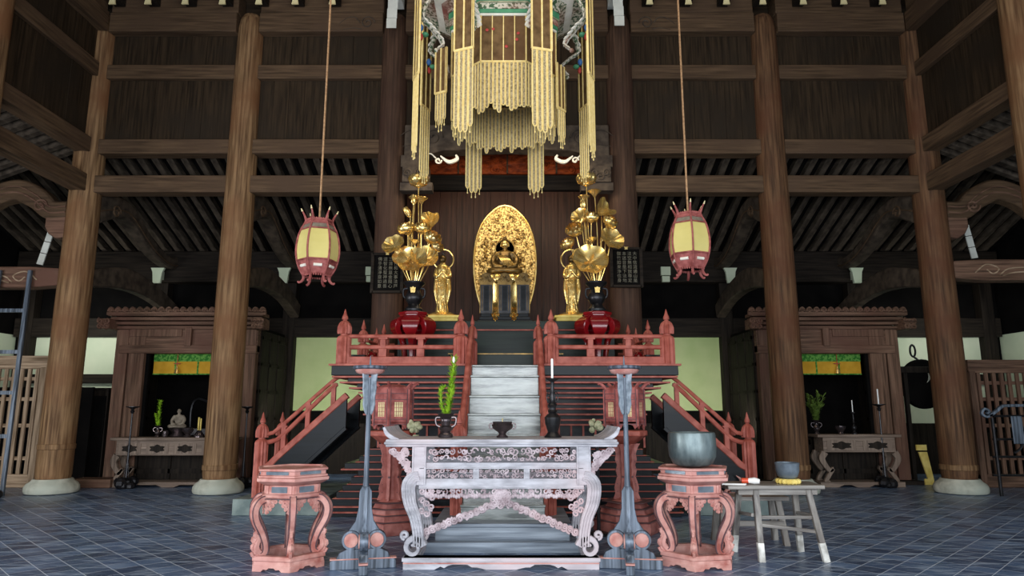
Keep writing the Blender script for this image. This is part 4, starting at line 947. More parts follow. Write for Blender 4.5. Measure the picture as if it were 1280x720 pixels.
# plaques
def plaque(px, pyc, cols, s):
    D = CD-.42; x = X(px, pyc, D); z = Z(pyc, D); w, h = .24, .31
    t = thing('inscribed_plaque', 'black framed plaque with pale Chinese characters on the %s inner column' % WD[s], 'plaque', (x, D, z))
    B().box(-w, w, 0, .03, -h, h).build('board', 'void', t)
    b = B()
    for q in (-1, 1): b.box(q*w-.025, q*w+.025, -.02, .04, -h-.02, h+.02); b.box(-w, w, -.02, .04, q*h-.02, q*h+.02)
    b.build('frame', 'dark_h', t, bevel=.006)
    b = B(); b.prism([(-.04, h+.02), (.04, h+.02), (.015, h), (.03, h-.02), (-.03, h-.02), (-.015, h)], -.03, -.02); b.build('hook_plate', 'gold', t)
    b = B(); b.tube([(0, .02, h), (0, .2, h+.03)], .01, 6); b.build('hanger', 'iron', t)
    cu = bpy.data.curves.new('inscription', 'FONT'); rows = []
    for r in range(7): rows.append('　'.join(c[r] for c in cols) if 0 else ''.join(c[r] for c in cols))
    cu.body = '\n'.join(rows); cu.size = .07; cu.space_character = 1.45; cu.space_line = 1.05; cu.align_x = 'CENTER'; cu.align_y = 'CENTER'
    tmp = bpy.data.objects.new('tmp', cu); C.objects.link(tmp); dg = bpy.context.evaluated_depsgraph_get(); me = bpy.data.meshes.new_from_object(tmp.evaluated_get(dg)); me.name = 'inscription'; bpy.data.objects.remove(tmp)
    o = bpy.data.objects.new('inscription', me); C.objects.link(o); o.parent = t; o.location = (.01, -.004, 0); o.rotation_euler = (pi/2, 0, 0); me.materials.clear(); me.materials.append(M['inscr'])
plaque(783, 334, ['伽竹如来浄住身', '本迷音是下法地', '法空無相放尊足', '大中信流通山是'], 1)
plaque(484, 341, ['佛手清淨齋如意', '道智化聖神通善', '三清無量金龍心', '木作和大事法戸'], -1)
# ================================================================== HANGING LANTERNS
def hanging_lantern():
    t = thing('hanging_lantern', 'red', 'lantern', group='barrel shaped hanging lanterns')
    n = 6; rot = R(18)
    def rr(z):  # z 0 (bottom) .. 1
        return .125+.15*sin(pi*min(max((z*.86+.1), 0), 1))**.9
    Hh = 1.0
    zs_ = [.0, .12, .25, .4, .55, .7, .82, .93, 1.0]
    def ring(r, z, k): a = rot+2*pi*k/n; return V((r*cos(a), r*sin(a), z))
    rad = [.185, .235, .265, .282, .28, .262, .235, .195, .175]
    for k in range(n):
        b = B(); P = [ring(r, z*.8, k) for z, r in zip(zs_, rad)]; b.tube(catmull(P, 3), .013, 6)
        b.build('rib', 'lantred', t)
        b = B()
        for i in range(2, 6):
            a0, a1 = ring(rad[i]*.97, zs_[i]*.8, k), ring(rad[i]*.97, zs_[i]*.8, k+1); c0, c1 = ring(rad[i+1]*.97, zs_[i+1]*.8, k), ring(rad[i+1]*.97, zs_[i+1]*.8, k+1)
            b.add([a0, a1, c1, c0], [(0, 1, 2, 3)])
        i = 1; a0, a1 = ring(.247*.97, .15, k), ring(.247*.97, .15, k+1)
        b.build('paper_pane', 'shade', t)
        b = B()
        for (i, j) in ((0, 1), (1, 2)):
            a0, a1 = ring(rad[i]*.975, zs_[i]*.8, k), ring(rad[i]*.975, zs_[i]*.8, k+1); c0, c1 = ring(rad[j]*.975, zs_[j]*.8, k), ring(rad[j]*.975, zs_[j]*.8, k+1); b.add([a0, a1, c1, c0], [(0, 1, 2, 3)])
        for i in (2,): b.tube([ring(rad[i], zs_[i]*.8, k), ring(rad[i], zs_[i]*.8, k+1)], .013, 6)
        a0, a1 = ring(.185, 0, k), ring(.185, 0, k+1)
        for q in range(6): b.ball(tuple(a0.lerp(a1, (q+.5)/6)-V((0, 0, .012))), (.014, .012, .02), 6, 4)
        lp = b.build('lower_panel', 'lantred', t)
        b = B(); m0 = (ring(.236, .115, k)+ring(.236, .115, k+1))/2; d = (ring(1, 0, k+1)-ring(1, 0, k)).normalized()
        b.tube([m0-d*.055, m0+d*.055], .022, 8); b.build('cutout_panel', 'cream', lp)
        b = B()
        i = 6; a0, a1 = ring(rad[6]*.975, zs_[6]*.8, k), ring(rad[6]*.975, zs_[6]*.8, k+1); c0, c1 = ring(rad[7]*.975, zs_[7]*.8, k), ring(rad[7]*.975, zs_[7]*.8, k+1); b.add([a0, a1, c1, c0], [(0, 1, 2, 3)])
        b.build('carved_panel', 'carvegrey', t)
        b = B(); a0, a1 = c0, c1; c0, c1 = ring(.17, .8, k), ring(.17, .8, k+1); b.add([a0, a1, c1, c0], [(0, 1, 2, 3)])
        for i in (6, 7, 8): b.tube([ring(rad[i], zs_[i]*.8, k), ring(rad[i], zs_[i]*.8, k+1)], .012, 6)
        for q in range(6): b.ball(tuple(ring(.175, .81, k).lerp(ring(.175, .81, k+1), (q+.5)/6)), (.013, .01, .018), 6, 4)
        b.build('upper_band', 'lantred', t)
        b = B(); a = rot+2*pi*k/n; d = V((cos(a), sin(a), 0)); b.tube(catmull([d*.165+V((0, 0, .78)), d*.19+V((0, 0, .86)), d*.235+V((0, 0, .95))], 5), [.02, .016, .008], 8); b.m = 1
        b.tube([d*.228+V((0, 0, .93)), d*.245+V((0, 0, .975))], [.013, .005], 8); b.build('finial', ['lantred', 'ivory'], t)
        b = B(); b.tube(catmull([d*.175+V((0, 0, .02)), d*.165+V((0, 0, -.05)), d*.19+V((0, 0, -.1)), d*.225+V((0, 0, -.12)), d*.235+V((0, 0, -.1))], 5), [.02, .02, .018, .014, .012], 8); b.build('foot', 'lantred', t)
    B().lathe([(.02, .0), (.17, 0), (.17, .01), (.02, .01)], n=6, rot=rot).build('bottom_ring', 'void', t)
    b = B(); b.tube([(0, 0, .78), (0, 0, 6)], .014, 6); b.build('rope', 'rope', t)
    return t
LD = 8.3
l0 = hanging_lantern(); zlb = Z(344, LD); l0.location = (X(397, 320, LD), LD, zlb); l0['label'] = 'red framed barrel lantern with yellow panes hanging on the left'
l0.scale = (.92, .92, .86)
copy_tree(l0, label='red framed barrel lantern with yellow panes hanging on the right', loc=(X(862, 312, LD), LD, Z(336, LD)), rotz=R(7))
# ================================================================== CANOPY
KD = 8.08; kx = X(630, 120, KD)
cn = thing('altar_canopy', 'painted octagonal canopy with gold bead fringes over the altar', 'canopy', (kx, KD, 5.3))
AP = .64; RV = AP/cos(pi/8)
def strip(b, x0, x1, z1, z0, y=0, g=.0, point=.06):
    """one beadwork strip with gold edges and rounded tip in local xz plane, facing -y"""
    m = (x0+x1)/2; w = x1-x0
    b.m = 0; b.add([(x0, y, z1), (x1, y, z1), (x1, y, z0+point*.5), (m, y, z0), (x0, y, z0+point*.5)], [(0, 1, 2, 3, 4)])
    b.m = 1; e = max(w*.19, .005)
    path = [(x0, y, z1), (x0, y, z0+point*.5), (m-w*.2, y, z0), (m+w*.2, y, z0), (x1, y, z0+point*.5), (x1, y, z1)]
    b.tube(path, e, 4)
def face_xf(b, k, ap, start=0, off=0):
    a = -pi/2+k*pi/4
    return b.xf(Matrix.Rotation(a+pi/2, 4, 'Z') @ Matrix.Translation((0, -ap-off, 0)), start)
sd_ = 2*AP*math.tan(pi/8)
zf = Z(142, KD-AP)-5.3; zm = Z(77, KD-AP)-5.3; zt_ = Z(20, KD-AP)-5.3
for k in range(8):
    b = B(); b.add([(-sd_/2, 0, zm), (sd_/2, 0, zm), (sd_/2, 0, zt_), (-sd_/2, 0, zt_)], [(0, 1, 2, 3)])
    b.m = 1
    for q in range(5): b.box(-sd_/2+q*sd_/4-.006, -sd_/2+q*sd_/4+.006, -.012, 0, zm, zt_)
    b.m = 2; 
    for q in range(5): b.ball((random.uniform(-.22, .22), -.01, random.uniform(zm+.08, zt_-.1)), (.02, .008, .02), 6, 4)
    face_xf(b, k, AP); b.build('gauze_panel', ['gauze', 'beadgold', 'paintred'], cn)
    b = B(); n = 11
    for q in range(n):
        x0 = -sd_/2+q*sd_/n; zq = zf+.11*abs(sin(q/n*pi*3.0+k))+random.uniform(-.02, .02)
        strip(b, x0+.004, x0+sd_/n-.004, zm, zq, point=.05)
    b.m = 1; b.box(-sd_/2, sd_/2, -.01, .004, zm-.012, zm+.012)
    face_xf(b, k, AP); b.build('bead_fringe', ['bead', 'beadgold'], cn)
# roof rim: painted band, flaring eave, arms at corners
for r0_, za_, zb__, mt_, nm_ in ((1.03, 0, .03, 'cream', 'white_line'), (1.05, .03, .075, 'paintgreen', 'green_band'), (1.06, .075, .15, 'paint', 'painted_band'), (1.08, .15, .17, 'lichen', 'gilt_line'), (1.08, .17, .25, 'paintgreen', 'green_band'), (1.1, .25, .34, 'paint', 'painted_band')):
    b = B(); b.lathe([(RV*(r0_-.08), zt_+za_), (RV*r0_, zt_+za_), (RV*r0_, zt_+zb__), (RV*(r0_-.08), zt_+zb__)], n=8, rot=pi/8); b.build(nm_, mt_, cn, bevel=.004)
for r1, z1_, r2, z2_, mt_ in ((1.04, .3, 1.22, .36, 'paint'), (1.22, .36, 1.36, .40, 'cream'), (1.36, .40, 1.6, .46, 'paint')):
    b = B(); b.lathe([(RV*r1, zt_+z1_), (RV*r2, zt_+z2_), (RV*r2, zt_+z2_+.03), (RV*r1, zt_+z1_+.03)], n=8, rot=pi/8); b.build('eave_ring', mt_, cn)
b = B(); b.lathe([(RV*1.6, zt_+.46), (RV*1.64, zt_+.48), (RV*1.62, zt_+.56), (RV*1.4, zt_+.6), (RV*1.0, zt_+.8), (.3, zt_+1.0), (.1, zt_+1.1), (.02, zt_+1.1)], n=8, rot=pi/8); b.build('canopy_roof', 'paint', cn, bevel=.01)
b = B(); b.tube([(0, 0, zt_+1.0), (0, 0, 3.6)], .03, 8); b.build('hanging_rod', 'iron', cn)
RO = 1.14
for k in range(8):
    a = -pi/2+pi/8+k*pi/4; d = V((cos(a), sin(a), 0))
    b = B(); P = catmull([d*.78+V((0, 0, zt_+.5)), d*.98+V((0, 0, zt_+.4)), d*1.08+V((0, 0, zt_+.14)), d*.95+V((0, 0, zt_+.0)), d*.82+V((0, 0, zt_-.16)), d*.9+V((0, 0, zt_-.28))], 6)
    b.tube(P, [.035, .03, .02, .012], 8); b.m = 1
    for q in range(2, len(P)-1, 2):
        tt = (P[q+1]-P[q-1]).normalized(); sd = V((-sin(a), cos(a), 0)); up = sd.cross(tt); rm = Matrix((sd, up, tt)).transposed()
        for w in (-1, 0, 1): b.ball(tuple(P[q]+sd*w*.035+up*.01*(1-abs(w))), (.02, .014, .055), 7, 6, rot=rm @ Matrix.Rotation(w*.5, 3, 'Y'))
    b.m = 0; b.ball(tuple(P[-1]), (.03, .03, .03), 8, 6)
    b.build('carved_arm', ['paint', 'cream'], cn)
    b = B(); b.ball(tuple(d*1.1+V((0, 0, zt_-.02))), (.035, .035, .05), 8, 6); b.build('blue_bead', 'paintblue', cn)
    b = B(); b.ball(tuple(d*1.04+V((0, 0, zt_-.1))), (.045, .045, .03), 8, 6); b.build('green_leaf', 'paintgreen', cn)
    b = B(); b.ball(tuple(d*1.09+V((0, 0, zt_-.14))), (.025, .025, .05), 8, 6); b.build('red_drop', 'paintred', cn)
# hanging banners at the eight corners
def banner(ztop, zdiv, zbot, w, ns=4):
    t = thing('bead_banner', 'x', 'banner', group='long gold bead banners round the canopy')
    b = B(); b.add([(-w/2, 0, zdiv), (w/2, 0, zdiv), (w/2, 0, ztop), (-w/2, 0, ztop)], [(0, 1, 2, 3)]); b.m = 1
    for q in range(3): x = -w/2+q*w/2*.9+(.05*w if q else 0); b.box(x-.009, x+.009, -.012, .012, zdiv, ztop)
    b.box(w/2-.012, w/2+.006, -.012, .012, zdiv, ztop); b.box(-w/2, w/2, -.014, .014, zdiv-.014, zdiv+.014); b.build('gauze_panel', ['gauze', 'beadgold'], t)
    for q in range(ns):
        b = B(); x0 = -w/2+q*w/ns; e = [.06, 0, 0, .06][q % 4]+random.uniform(0, .02)
        strip(b, x0+.006, x0+w/ns-.006, zdiv, zbot+e, point=.05); b.m = 1; xm = x0+w/ns/2
        b.tube([(xm, 0, zbot+e), (xm, 0, zbot+e-.06)], .004, 5); b.ball((xm, 0, zbot+e-.07), (.01, .01, .016), 6, 4); b.build('bead_strip', ['bead', 'beadgold'], t)
    return t
zb_ = Z(166, 7.03); zd_ = Z(62, 7.03)
bn = banner(6.75-zb_, zd_-zb_, 0, .235)
nm8 = ['front right', 'right front', 'right rear', 'rear right', 'rear left', 'left rear', 'left front', 'front left']
for k in range(8):
    a = -pi/2+pi/8+k*pi/4
    loc = (kx+RO*cos(a), KD+RO*sin(a), zb_)
    lb = 'long gold beadwork banner hanging at the %s corner of the canopy' % nm8[k]
    if k == 0: bn.location = loc; bn.rotation_euler = (0, 0, a+pi/2-.12); bn['label'] = lb
    else: copy_tree(bn, label=lb, loc=loc, rotz=a+pi/2)
sb = banner(1.0, .42, 0, .16); sb['label'] = 'short gold beadwork banner hanging left of the front left banner'; sb['group'] = 'short gold bead banners'
sb.location = (X(550, 157, 7.7), 7.7, Z(157, 7.7)); sb.rotation_euler = (0, 0, -.5)
c2 = copy_tree(sb, label='short gold beadwork banner tucked right of the front right banner', loc=(X(702, 165, 7.75), 7.75, Z(178, 7.75)), rotz=.9)
# ================================================================== ALTAR TABLE (front)
TD = 6.0; tx = 0
def at_(py, D=TD): return Z(py, D)
t = thing('carved_altar_table', 'whitish pink carved altar table with scroll legs in the foreground', 'table', (tx, TD+.33, 0))
oy = -.33     # front face in local y
ztp = Z(549, TD-.02)
b = B(); b.box(-.99, .99, oy-.04, .36, ztp-.065, ztp-.0)
b.box(-1.0, 1.0, oy-.055, .37, ztp-.045, ztp-.02); b.build('table_top', 'carveframe', t, bevel=.01)
for s in (-1, 1):
    b = B(); st = len(b.v); P = catmull([(s*.88, 0, ztp-.005), (s*.94, 0, ztp+.015), (s*.985, 0, ztp+.05), (s*1.01, 0, ztp+.1)], 6); b.sweep(P, (0, 1, 0), [.02, .035, .035, .02], .72); b.xf(Matrix.Translation((0, .0, 0)), st); b.build('upturned_end', 'carveframe', t)
zr = [Z(y, TD) for y in (558, 578, 586, 598, 606, 617)]
# posts
PX = .70
def post(b, s, y): b.box(s*PX-.05, s*PX+.05, y-.03, y+.05, Z(606, TD), ztp-.06); b.box(s*PX-.06, s*PX-.045, y-.04, y, Z(606, TD), ztp-.06); b.box(s*PX+.045, s*PX+.06, y-.04, y, Z(606, TD), ztp-.06)
for s in (-1, 1):
    for y in (oy, .3):
        b = B(); post(b, s, y); b.build('corner_post', 'carveframe', t, bevel=.005)
for z0, z1, nm in ((zr[2], zr[1], 0), (zr[4]-.03, zr[3], 0)):
    for y in (oy, .3):
        b = B(); b.box(-PX, PX, y-.02, y+.03, z0, z1); b.box(-PX, PX, y-.03, y, z0, z0+.012); b.build('frame_rail', 'carveframe', t, bevel=.004)
def fret(name, x0, x1, z0, z1, y, r, mat='carve', border=True, thick=.007):
    b = B(); w = x1-x0; nx = max(1, int(w/(r*1.85))); nz = max(1, int(round((z1-z0)/(r*1.85))))
    for i in range(nx):
        for j in range(nz):
            cx = x0+(i+.5)*w/nx+random.uniform(-.5, .5)*r; cz = z0+(j+.5)*(z1-z0)/nz+random.uniform(-.3, .3)*r
            b.spiral((cx, y+random.uniform(-.006, .006), cz), r*random.uniform(.6, 1.4), random.uniform(.6, 1.7), thick*random.uniform(.7, 1.2), random.uniform(0, 6.28), random.choice((-1, 1)), 12, 5)
            if random.random() < .6: b.ball((cx+r*.8, y-.004, cz+random.uniform(-.5, .5)*r), (r*.35, .01, r*.3), 7, 5)
    b.build(name, mat, t); 
fret('openwork_panel', -PX+.06, PX-.06, zr[1]+.005, ztp-.07, oy, .026, thick=.0065)
for q in (-1, 1): b = B(); b.box(q*.215-.025, q*.215+.025, oy-.03, oy+.02, zr[3], zr[2]); b.box(q*.215-.006, q*.215+.006, oy-.035, oy, zr[3], zr[2]); b.build('dividing_stile', 'carveframe', t)
for xa in (-PX+.055, -.19, .24): fret('openwork_panel', xa, xa+(.405 if abs(xa) > .2 else .38), zr[3], zr[2], oy, .02, thick=.0055)
fret('pierced_apron', -PX+.04, PX-.04, zr[5]-.01, zr[4]-.03, oy, .028)
b = B()
for k in range(60):
    x = -PX+.06+k*(2*PX-.12)/59; b.ball((x, oy, zr[5]-.01-.015*abs(sin(k*.9))), (.016, .012, .02), 7, 5)
b.build('apron_beading', 'carve', t)
for s in (-1, 1):
    b = B()   # spandrels outside the posts
    for k in range(15):
        u = random.random(); v_ = random.random()*(1-u)
        b.spiral((s*(PX+.07+u*.16), oy, ztp-.1-v_*.22), .032, 1.4, .007, random.uniform(0, 6), random.choice((-1, 1)), 12, 5)
    for k in range(9): b.spiral((s*(PX+.06+.18*(1-k/8)**1.5), oy, ztp-.1-.025*k*1.05), .028, 1.4, .008, k, s, 12, 5)
    b.build('spandrel', 'carve', t)
# cabriole legs
ztL = Z(600, TD)
for s in (-1, 1):
    for y, d in ((oy, 1), (.3, .9)):
        b = B()
        C_ = [(.70, Z(594, TD)), (.748, Z(597, TD)), (.785, Z(608, TD)), (.77, Z(628, TD)), (.722, Z(647, TD)), (.695, Z(667, TD)), (.69, Z(682, TD))]
        P = catmull([(s*u, y, w) for u, w in C_], 7); b.sweep(P, (0, 1, 0), [.07, .10, .12, .115, .10, .095, .09, .1], .085)
        off = V((0, -.048, 0))
        for o_, r_ in ((-.034, .008), (-.012, .007), (.012, .007), (.034, .008)):
            Q = []
            for i, p in enumerate(P):
                tt = (P[min(i+1, len(P)-1)]-P[max(i-1, 0)]).normalized(); Q.append(p+off+V((tt.z, 0, -tt.x))*o_)
            b.tube(Q, r_, 5)
        # foot scroll
        c = (s*(PX+.03), y, Z(684, TD)); SP = []
        for i in range(22):
            tt = i/21; a = pi*.95-2*pi*1.35*tt if s > 0 else .05*pi+2*pi*1.35*tt; q = .085*(1-.75*tt); SP.append((c[0]+q*cos(a), y, c[2]+q*sin(a)*1.0))
        b.sweep([V(p) for p in SP], (0, 1, 0), [.06, .04, .028, .02], .085)
        b.spiral((s*(PX+.11), y, Z(669, TD)), .036, 1.2, .014, -pi/2, s, 14, 6)
        b.build('scroll_leg', 'carveframe', t)
    b = B()
    for k in range(8): b.spiral((s*(PX-.03-.04*(k % 3)), oy, Z(614+k*4, TD)), .03, 1.3, .008, k, s, 12, 5)
    b.build('leg_bracket', 'carve', t)
    # diagonal carved brace
    b = B(); A_ = V((s*(PX-.03), oy+.01, Z(668, TD))); E_ = V((s*.03, oy+.01, Z(628, TD))); n = 15
    for k in range(n):
        p = A_.lerp(E_, k/(n-1)); b.spiral(tuple(p), .034, 1.5, .010, random.uniform(0, 6), random.choice((-1, 1)), 14, 6); b.spiral((p.x, p.y-.015, p.z), .02, 1.2, .008, random.uniform(0, 6), 1, 10, 5)
        b.ball((p.x, p.y+.006, p.z), (.026, .012, .022), 8, 6)
    b.build('diagonal_brace', 'carve', t)
b = B()
for k in range(16): b.spiral((random.uniform(-.07, .07), oy-.01, random.uniform(Z(632, TD), Z(612, TD))), .03, 1.4, .008, random.uniform(0, 6), random.choice((-1, 1)), 12, 5)
b.ball((0, oy, Z(620, TD)), (.07, .012, .07), 10, 6); b.build('centre_boss', 'carve', t)
# base frame
zb0 = Z(697, TD-.05); 
poly = [(-.81, 0), (-.55, 0), (-.5, .025), (-.47, .012), (-.44, .03), (-.4, .04), (-.28, .04), (-.24, .018), (-.2, .018), (-.12, 0), (.12, 0), (.2, .018), (.24, .018), (.28, .04), (.4, .04), (.44, .03), (.47, .012), (.5, .025), (.55, 0), (.81, 0), (.81, zb0), (-.81, zb0)]
b = B(); b.prism(poly, oy-.06, oy+.05); b.box(-.82, .82, oy-.07, oy+.05, zb0-.03, zb0)
b.m = 1; b.box(-.812, .812, oy-.063, oy-.058, .0+.045, .056); b.build('front_plinth', ['carveframe', 'pink'], t, bevel=.004)
b = B(); b.box(-.8, .8, .26, .36, .0, zb0+.0); b.build('rear_plinth', 'bluewood_h', t, bevel=.004)
for s in (-1, 1): b = B(); b.box(s*.81, s*.7, oy, .3, .03, zb0-.01); b.build('side_plinth', 'carveframe', t, bevel=.004)
# low step behind the table
b = B(); b.box(-.64, .64, 6.78, 7.85, 0, .2); b.box(-.66, .66, 6.76, 7.87, .2, .235); o = b.build('kneeling_step', 'bluewood_h', bevel=.008); tag(o, 'low grey wooden step at the foot of the centre stair', 'step')
M['bench_h'].node_tree.nodes['Principled BSDF'].inputs['Roughness'].default_value = .4
b = B(); 
# offerings on the table
ty = TD+.3
def ontab(px, py=546): return X(px, py, ty)
v = thing('altar_flower_vase', 'dark bronze handled vase with bright green sprigs on the carved table', 'vase', (ontab(557), ty, ztp))
h = Z(517, ty)-ztp
B().lathe([(.06, 0), (.07, .01), (.065, .03), (.04, .05), (.06, .075), (.062, .09), (.04, .11), (.045, .14), (.05, .16), (.045, h*.8), (.075, h*.97), (.08, h), (.06, h-.005), (.03, h*.8)], n=24).build('body', 'bronze', v)
for q in (-1, 1): B().tube(catmull([(q*.045, 0, h*.85), (q*.09, 0, h*.82), (q*.085, 0, h*.55), (q*.05, 0, h*.45)], 6), .009, 6).build('handle', 'bronze', v)
b = B(); random.seed(5)
def LP(px, py): return V((X(px, py, ty)-ontab(557), 0, Z(py, ty)-ztp))
P = catmull([V((0, 0, h-.04)), LP(562, 500), LP(565, 475), LP(568, 448)], 6); b.tube(P, .006, 6); sprig(b, P, .07, 420, .007)
b.build('tall_sprig', 'leaf', v)
b = B(); P2 = catmull([V((0, 0, h-.04)), LP(552, 508), LP(551, 490), LP(556, 484)], 6); b.tube(P2, .004, 6); sprig(b, P2, .05, 170, .007); P3 = catmull([V((0, 0, h-.04)), LP(562, 505), LP(566, 485)], 6); sprig(b, P3, .06, 140, .007); b.build('short_sprig', 'leaf', v)
b = B(); p = LP(567.5, 450); b.ball(tuple(p+V((0, -.03, 0))), (.012, .012, .03), 8, 6); b.build('white_tip', 'white', v)
t2 = thing('incense_bowl', 'round bronze incense bowl with two small handles on the carved table', 'incense burner', (ontab(628), ty, ztp))
h = Z(527, ty)-ztp
B().lathe([(.05, 0), (.055, .01), (.03, .03), (.04, .05), (.085, h*.55), (.097, h*.75), (.085, h*.9), (.09, h), (.08, h), (.07, h*.8), (.01, h*.6)], n=32).build('bowl', 'bronze', t2)
for q in (-1, 1): B().tube([(q*(.1+.02*cos(a)), 0, h*.72+.025*sin(a)) for a in [2*pi*j/12 for j in range(13)]], .006, 6).build('ring_handle', 'bronze', t2)
b = B(); b.tube([(0, 0, h*.7), (0, 0, h+.03)], .003, 5); b.build('incense_stick', 'yellow', t2)
t3 = thing('altar_candlestick', 'tall dark bronze candlestick with white candle on the carved table', 'candlestick', (ontab(691), ty, ztp))
h = Z(473, ty)-ztp
B().lathe([(.075, 0), (.08, .01), (.06, .03), (.045, .05), (.07, .13), (.075, .18), (.045, .21), (.03, .22), (.045, .235), (.03, .25), (.03, .27), (.045, .29), (.03, .31), (.02, .34), (.028, .37), (.018, .4), (.014, h-.05), (.02, h-.03), (.055, h-.01), (.06, h), (.01, h-.005)], n=28).build('body', 'iron', t3)
for k in range(4):
    a = k*pi/2+.4; b = B(); b.tube([(cos(a)*(.035+.022*cos(q)), sin(a)*(.035+.022*cos(q)), .36+.05*sin(q)) for q in [2*pi*j/12 for j in range(13)]], .005, 5); b.build('ring', 'iron', t3)
B().lathe([(.011, h-.01), (.011, Z(449, ty)-ztp), (.002, Z(448, ty)-ztp)], n=12).build('candle', 'white', t3)
# ================================================================== HEXAGONAL STANDS
def hex_stand():
    t = thing('hexagonal_stand', 'x', 'stand', group='pink hexagonal scroll-legged stands')
    rot = 0
    def hx(prof, name, mat, **k): return B().lathe(prof, n=6, rot=rot).build(name, mat, t, **k)
    tray = hx([(.31, .735), (.325, .74), (.325, .755), (.305, .757), (.305, .79), (.325, .792), (.325, .81), (.29, .815), (.28, .80), (.02, .80)], 'top_tray', 'pink', bevel=.004)
    hx([(.25, .67), (.335, .71), (.338, .735), (.31, .737)], 'flared_moulding', 'pink', bevel=.004)
    collar = hx([(.25, .6), (.25, .672)], 'collar', 'pink', bevel=.004)
    hx([(.26, .565), (.275, .57), (.285, .585), (.27, .6), (.25, .605)], 'lower_moulding', 'pink', bevel=.004)
    hx([(.262, .560), (.288, .562), (.288, .568), (.26, .570)], 'dark_line', 'pinkdk')
    for k in range(6):
        a = rot+(k+.5)*pi/3; ap = cos(pi/6)
        for r_, z0, z1, w, nm in ((.305, .762, .788, .1, 'upper_inset'), (.25, .613, .662, .07, 'lower_inset')):
            b = B(); n = 16; P = []
            for j in range(n):
                q = 2*pi*j/n; u = max(-1, min(1, 1.4*cos(q))); w_ = max(-1, min(1, 1.4*sin(q))); P.append((u*w, (z0+z1)/2+w_*(z1-z0)/2))
            b.prism(P, -.006, .002); b.xf(Matrix.Rotation(a+pi/2, 4, 'Z') @ Matrix.Translation((0, -r_*ap, 0))); b.build(nm, 'bluepot', tray if nm[0] == 'u' else collar)
        for q in (-1, 1):
            b = B(); b.box(-.008, .008, -.01, .002, .605, .67); b.xf(Matrix.Rotation(a+pi/2, 4, 'Z') @ Matrix.Translation((q*.105, -.25*ap, 0))); b.build('stile', 'pink', t)
    for k in range(6):
        a = rot+k*pi/3; d = V((cos(a), sin(a), 0)); N = (-sin(a), cos(a), 0)
        P = catmull([d*.2+V((0, 0, .56)), d*.29+V((0, 0, .555)), d*.34+V((0, 0, .49)), d*.33+V((0, 0, .4)), d*.27+V((0, 0, .29)), d*.235+V((0, 0, .2)), d*.235+V((0, 0, .14)), d*.26+V((0, 0, .115))], 6)
        b = B(); b.sweep(P, N, [.045, .06, .06, .052, .046, .042, .046, .04], .054); b.m = 1
        for q in (-1, 1):
            Nn = V(N)*q*.033; Q = []
            for i, p in enumerate(P):
                tt = (P[min(i+1, len(P)-1)]-P[max(i-1, 0)]).normalized(); Q.append(p+Nn*.7+tt.cross(V(N))*(-.026))
            b.tube(Q, .006, 5)
            b.tube([p*2-V(N)*0-q_+Nn*1.4 for p, q_ in zip(P, Q)], .006, 5)
        sg = b.build('scroll_leg', ['pink', 'pinkdk'], t)
        b = B(); st = 0
        for i in range(4): b.spiral((.305+.02*sin(i*2), 0, .15+.045*i), .042-.004*i, 1.3, .014, i*1.5, 1 if i % 2 else -1, 12, 5)
        b.tube(catmull([(.26, 0, .12), (.31, 0, .18), (.29, 0, .26), (.335, 0, .3)], 5), [.03, .032, .02, .008], 6)
        b.xf(Matrix.Rotation(a, 4, 'Z')); b.build('leaf_scroll', 'pink', sg)
        # spandrel carving beside the leg top
        b = B()
        for q in (-1, 1):
            for i in range(4):
                for j in range(4-i):
                    st_ = len(b.v); b.spiral((.03+.026*i, 0, .545-.03*j), .019, 1.4, .006, i+j*2, 1 if (i+j) % 2 else -1, 10, 5); b.ball((.03+.026*i, 0, .545-.03*j), (.012, .004, .012), 6, 4)
                    b.xf(Matrix.Translation((0, -.255, 0)) @ Matrix.Rotation(q*pi/3+ (pi if q < 0 else 0), 4, 'Z') if 0 else Matrix.Translation((0, -.262, 0)) @ Matrix.Rotation((pi-R(30)) if q < 0 else R(30), 4, 'Z'), st_)
        b.xf(Matrix.Rotation(a+pi/2, 4, 'Z')); b.build('spandrel', 'pink', t)
    b = B(); b.lathe([(.25, .105), (.27, .12), (.325, .12), (.335, .105), (.335, .085), (.32, .08), (.33, .03), (.25, .03), (.25, .105)], n=6, rot=rot, cap=False)
    for k in range(6):
        a = rot+k*pi/3; st = len(b.v); sl_ = .33
        b.prism([(-.165, 0), (-.09, 0), (-.07, .02), (-.04, .015), (-.02, .032), (.02, .032), (.04, .015), (.07, .02), (.09, 0), (.165, 0), (.165, .05), (-.165, .05)], 0, .05)
        b.xf(Matrix.Rotation(a+pi/6+pi/2, 4, 'Z') @ Matrix.Translation((0, -.33*cos(pi/6), 0)), st)
    b.build('base_frame', 'pink', t, bevel=.003)
    return t
h0 = hex_stand(); hd = 6.13
h0.location = (X(363, 650, hd), hd, 0); h0.rotation_euler = (0, 0, R(-70)); h0['label'] = 'empty pink hexagonal scroll-legged stand on the left foreground'
hr = copy_tree(h0, label='pink hexagonal scroll-legged stand carrying the large bell bowl on the right', loc=(X(869, 650, 6.17), 6.17, 0), rotz=R(-108))
o = B().lathe([(.02, 0), (.13, .0), (.17, .02), (.2, .08), (.208, .16), (.205, .26), (.2, .285), (.192, .29), (.185, .28), (.19, .16), (.16, .04), (.01, .02)], n=48).build('bell_bowl', 'bell')
o.location = (X(865, 560, 6.17), 6.17, .815); tag(o, 'large grey metal bell bowl on the right hexagonal stand', 'bell')
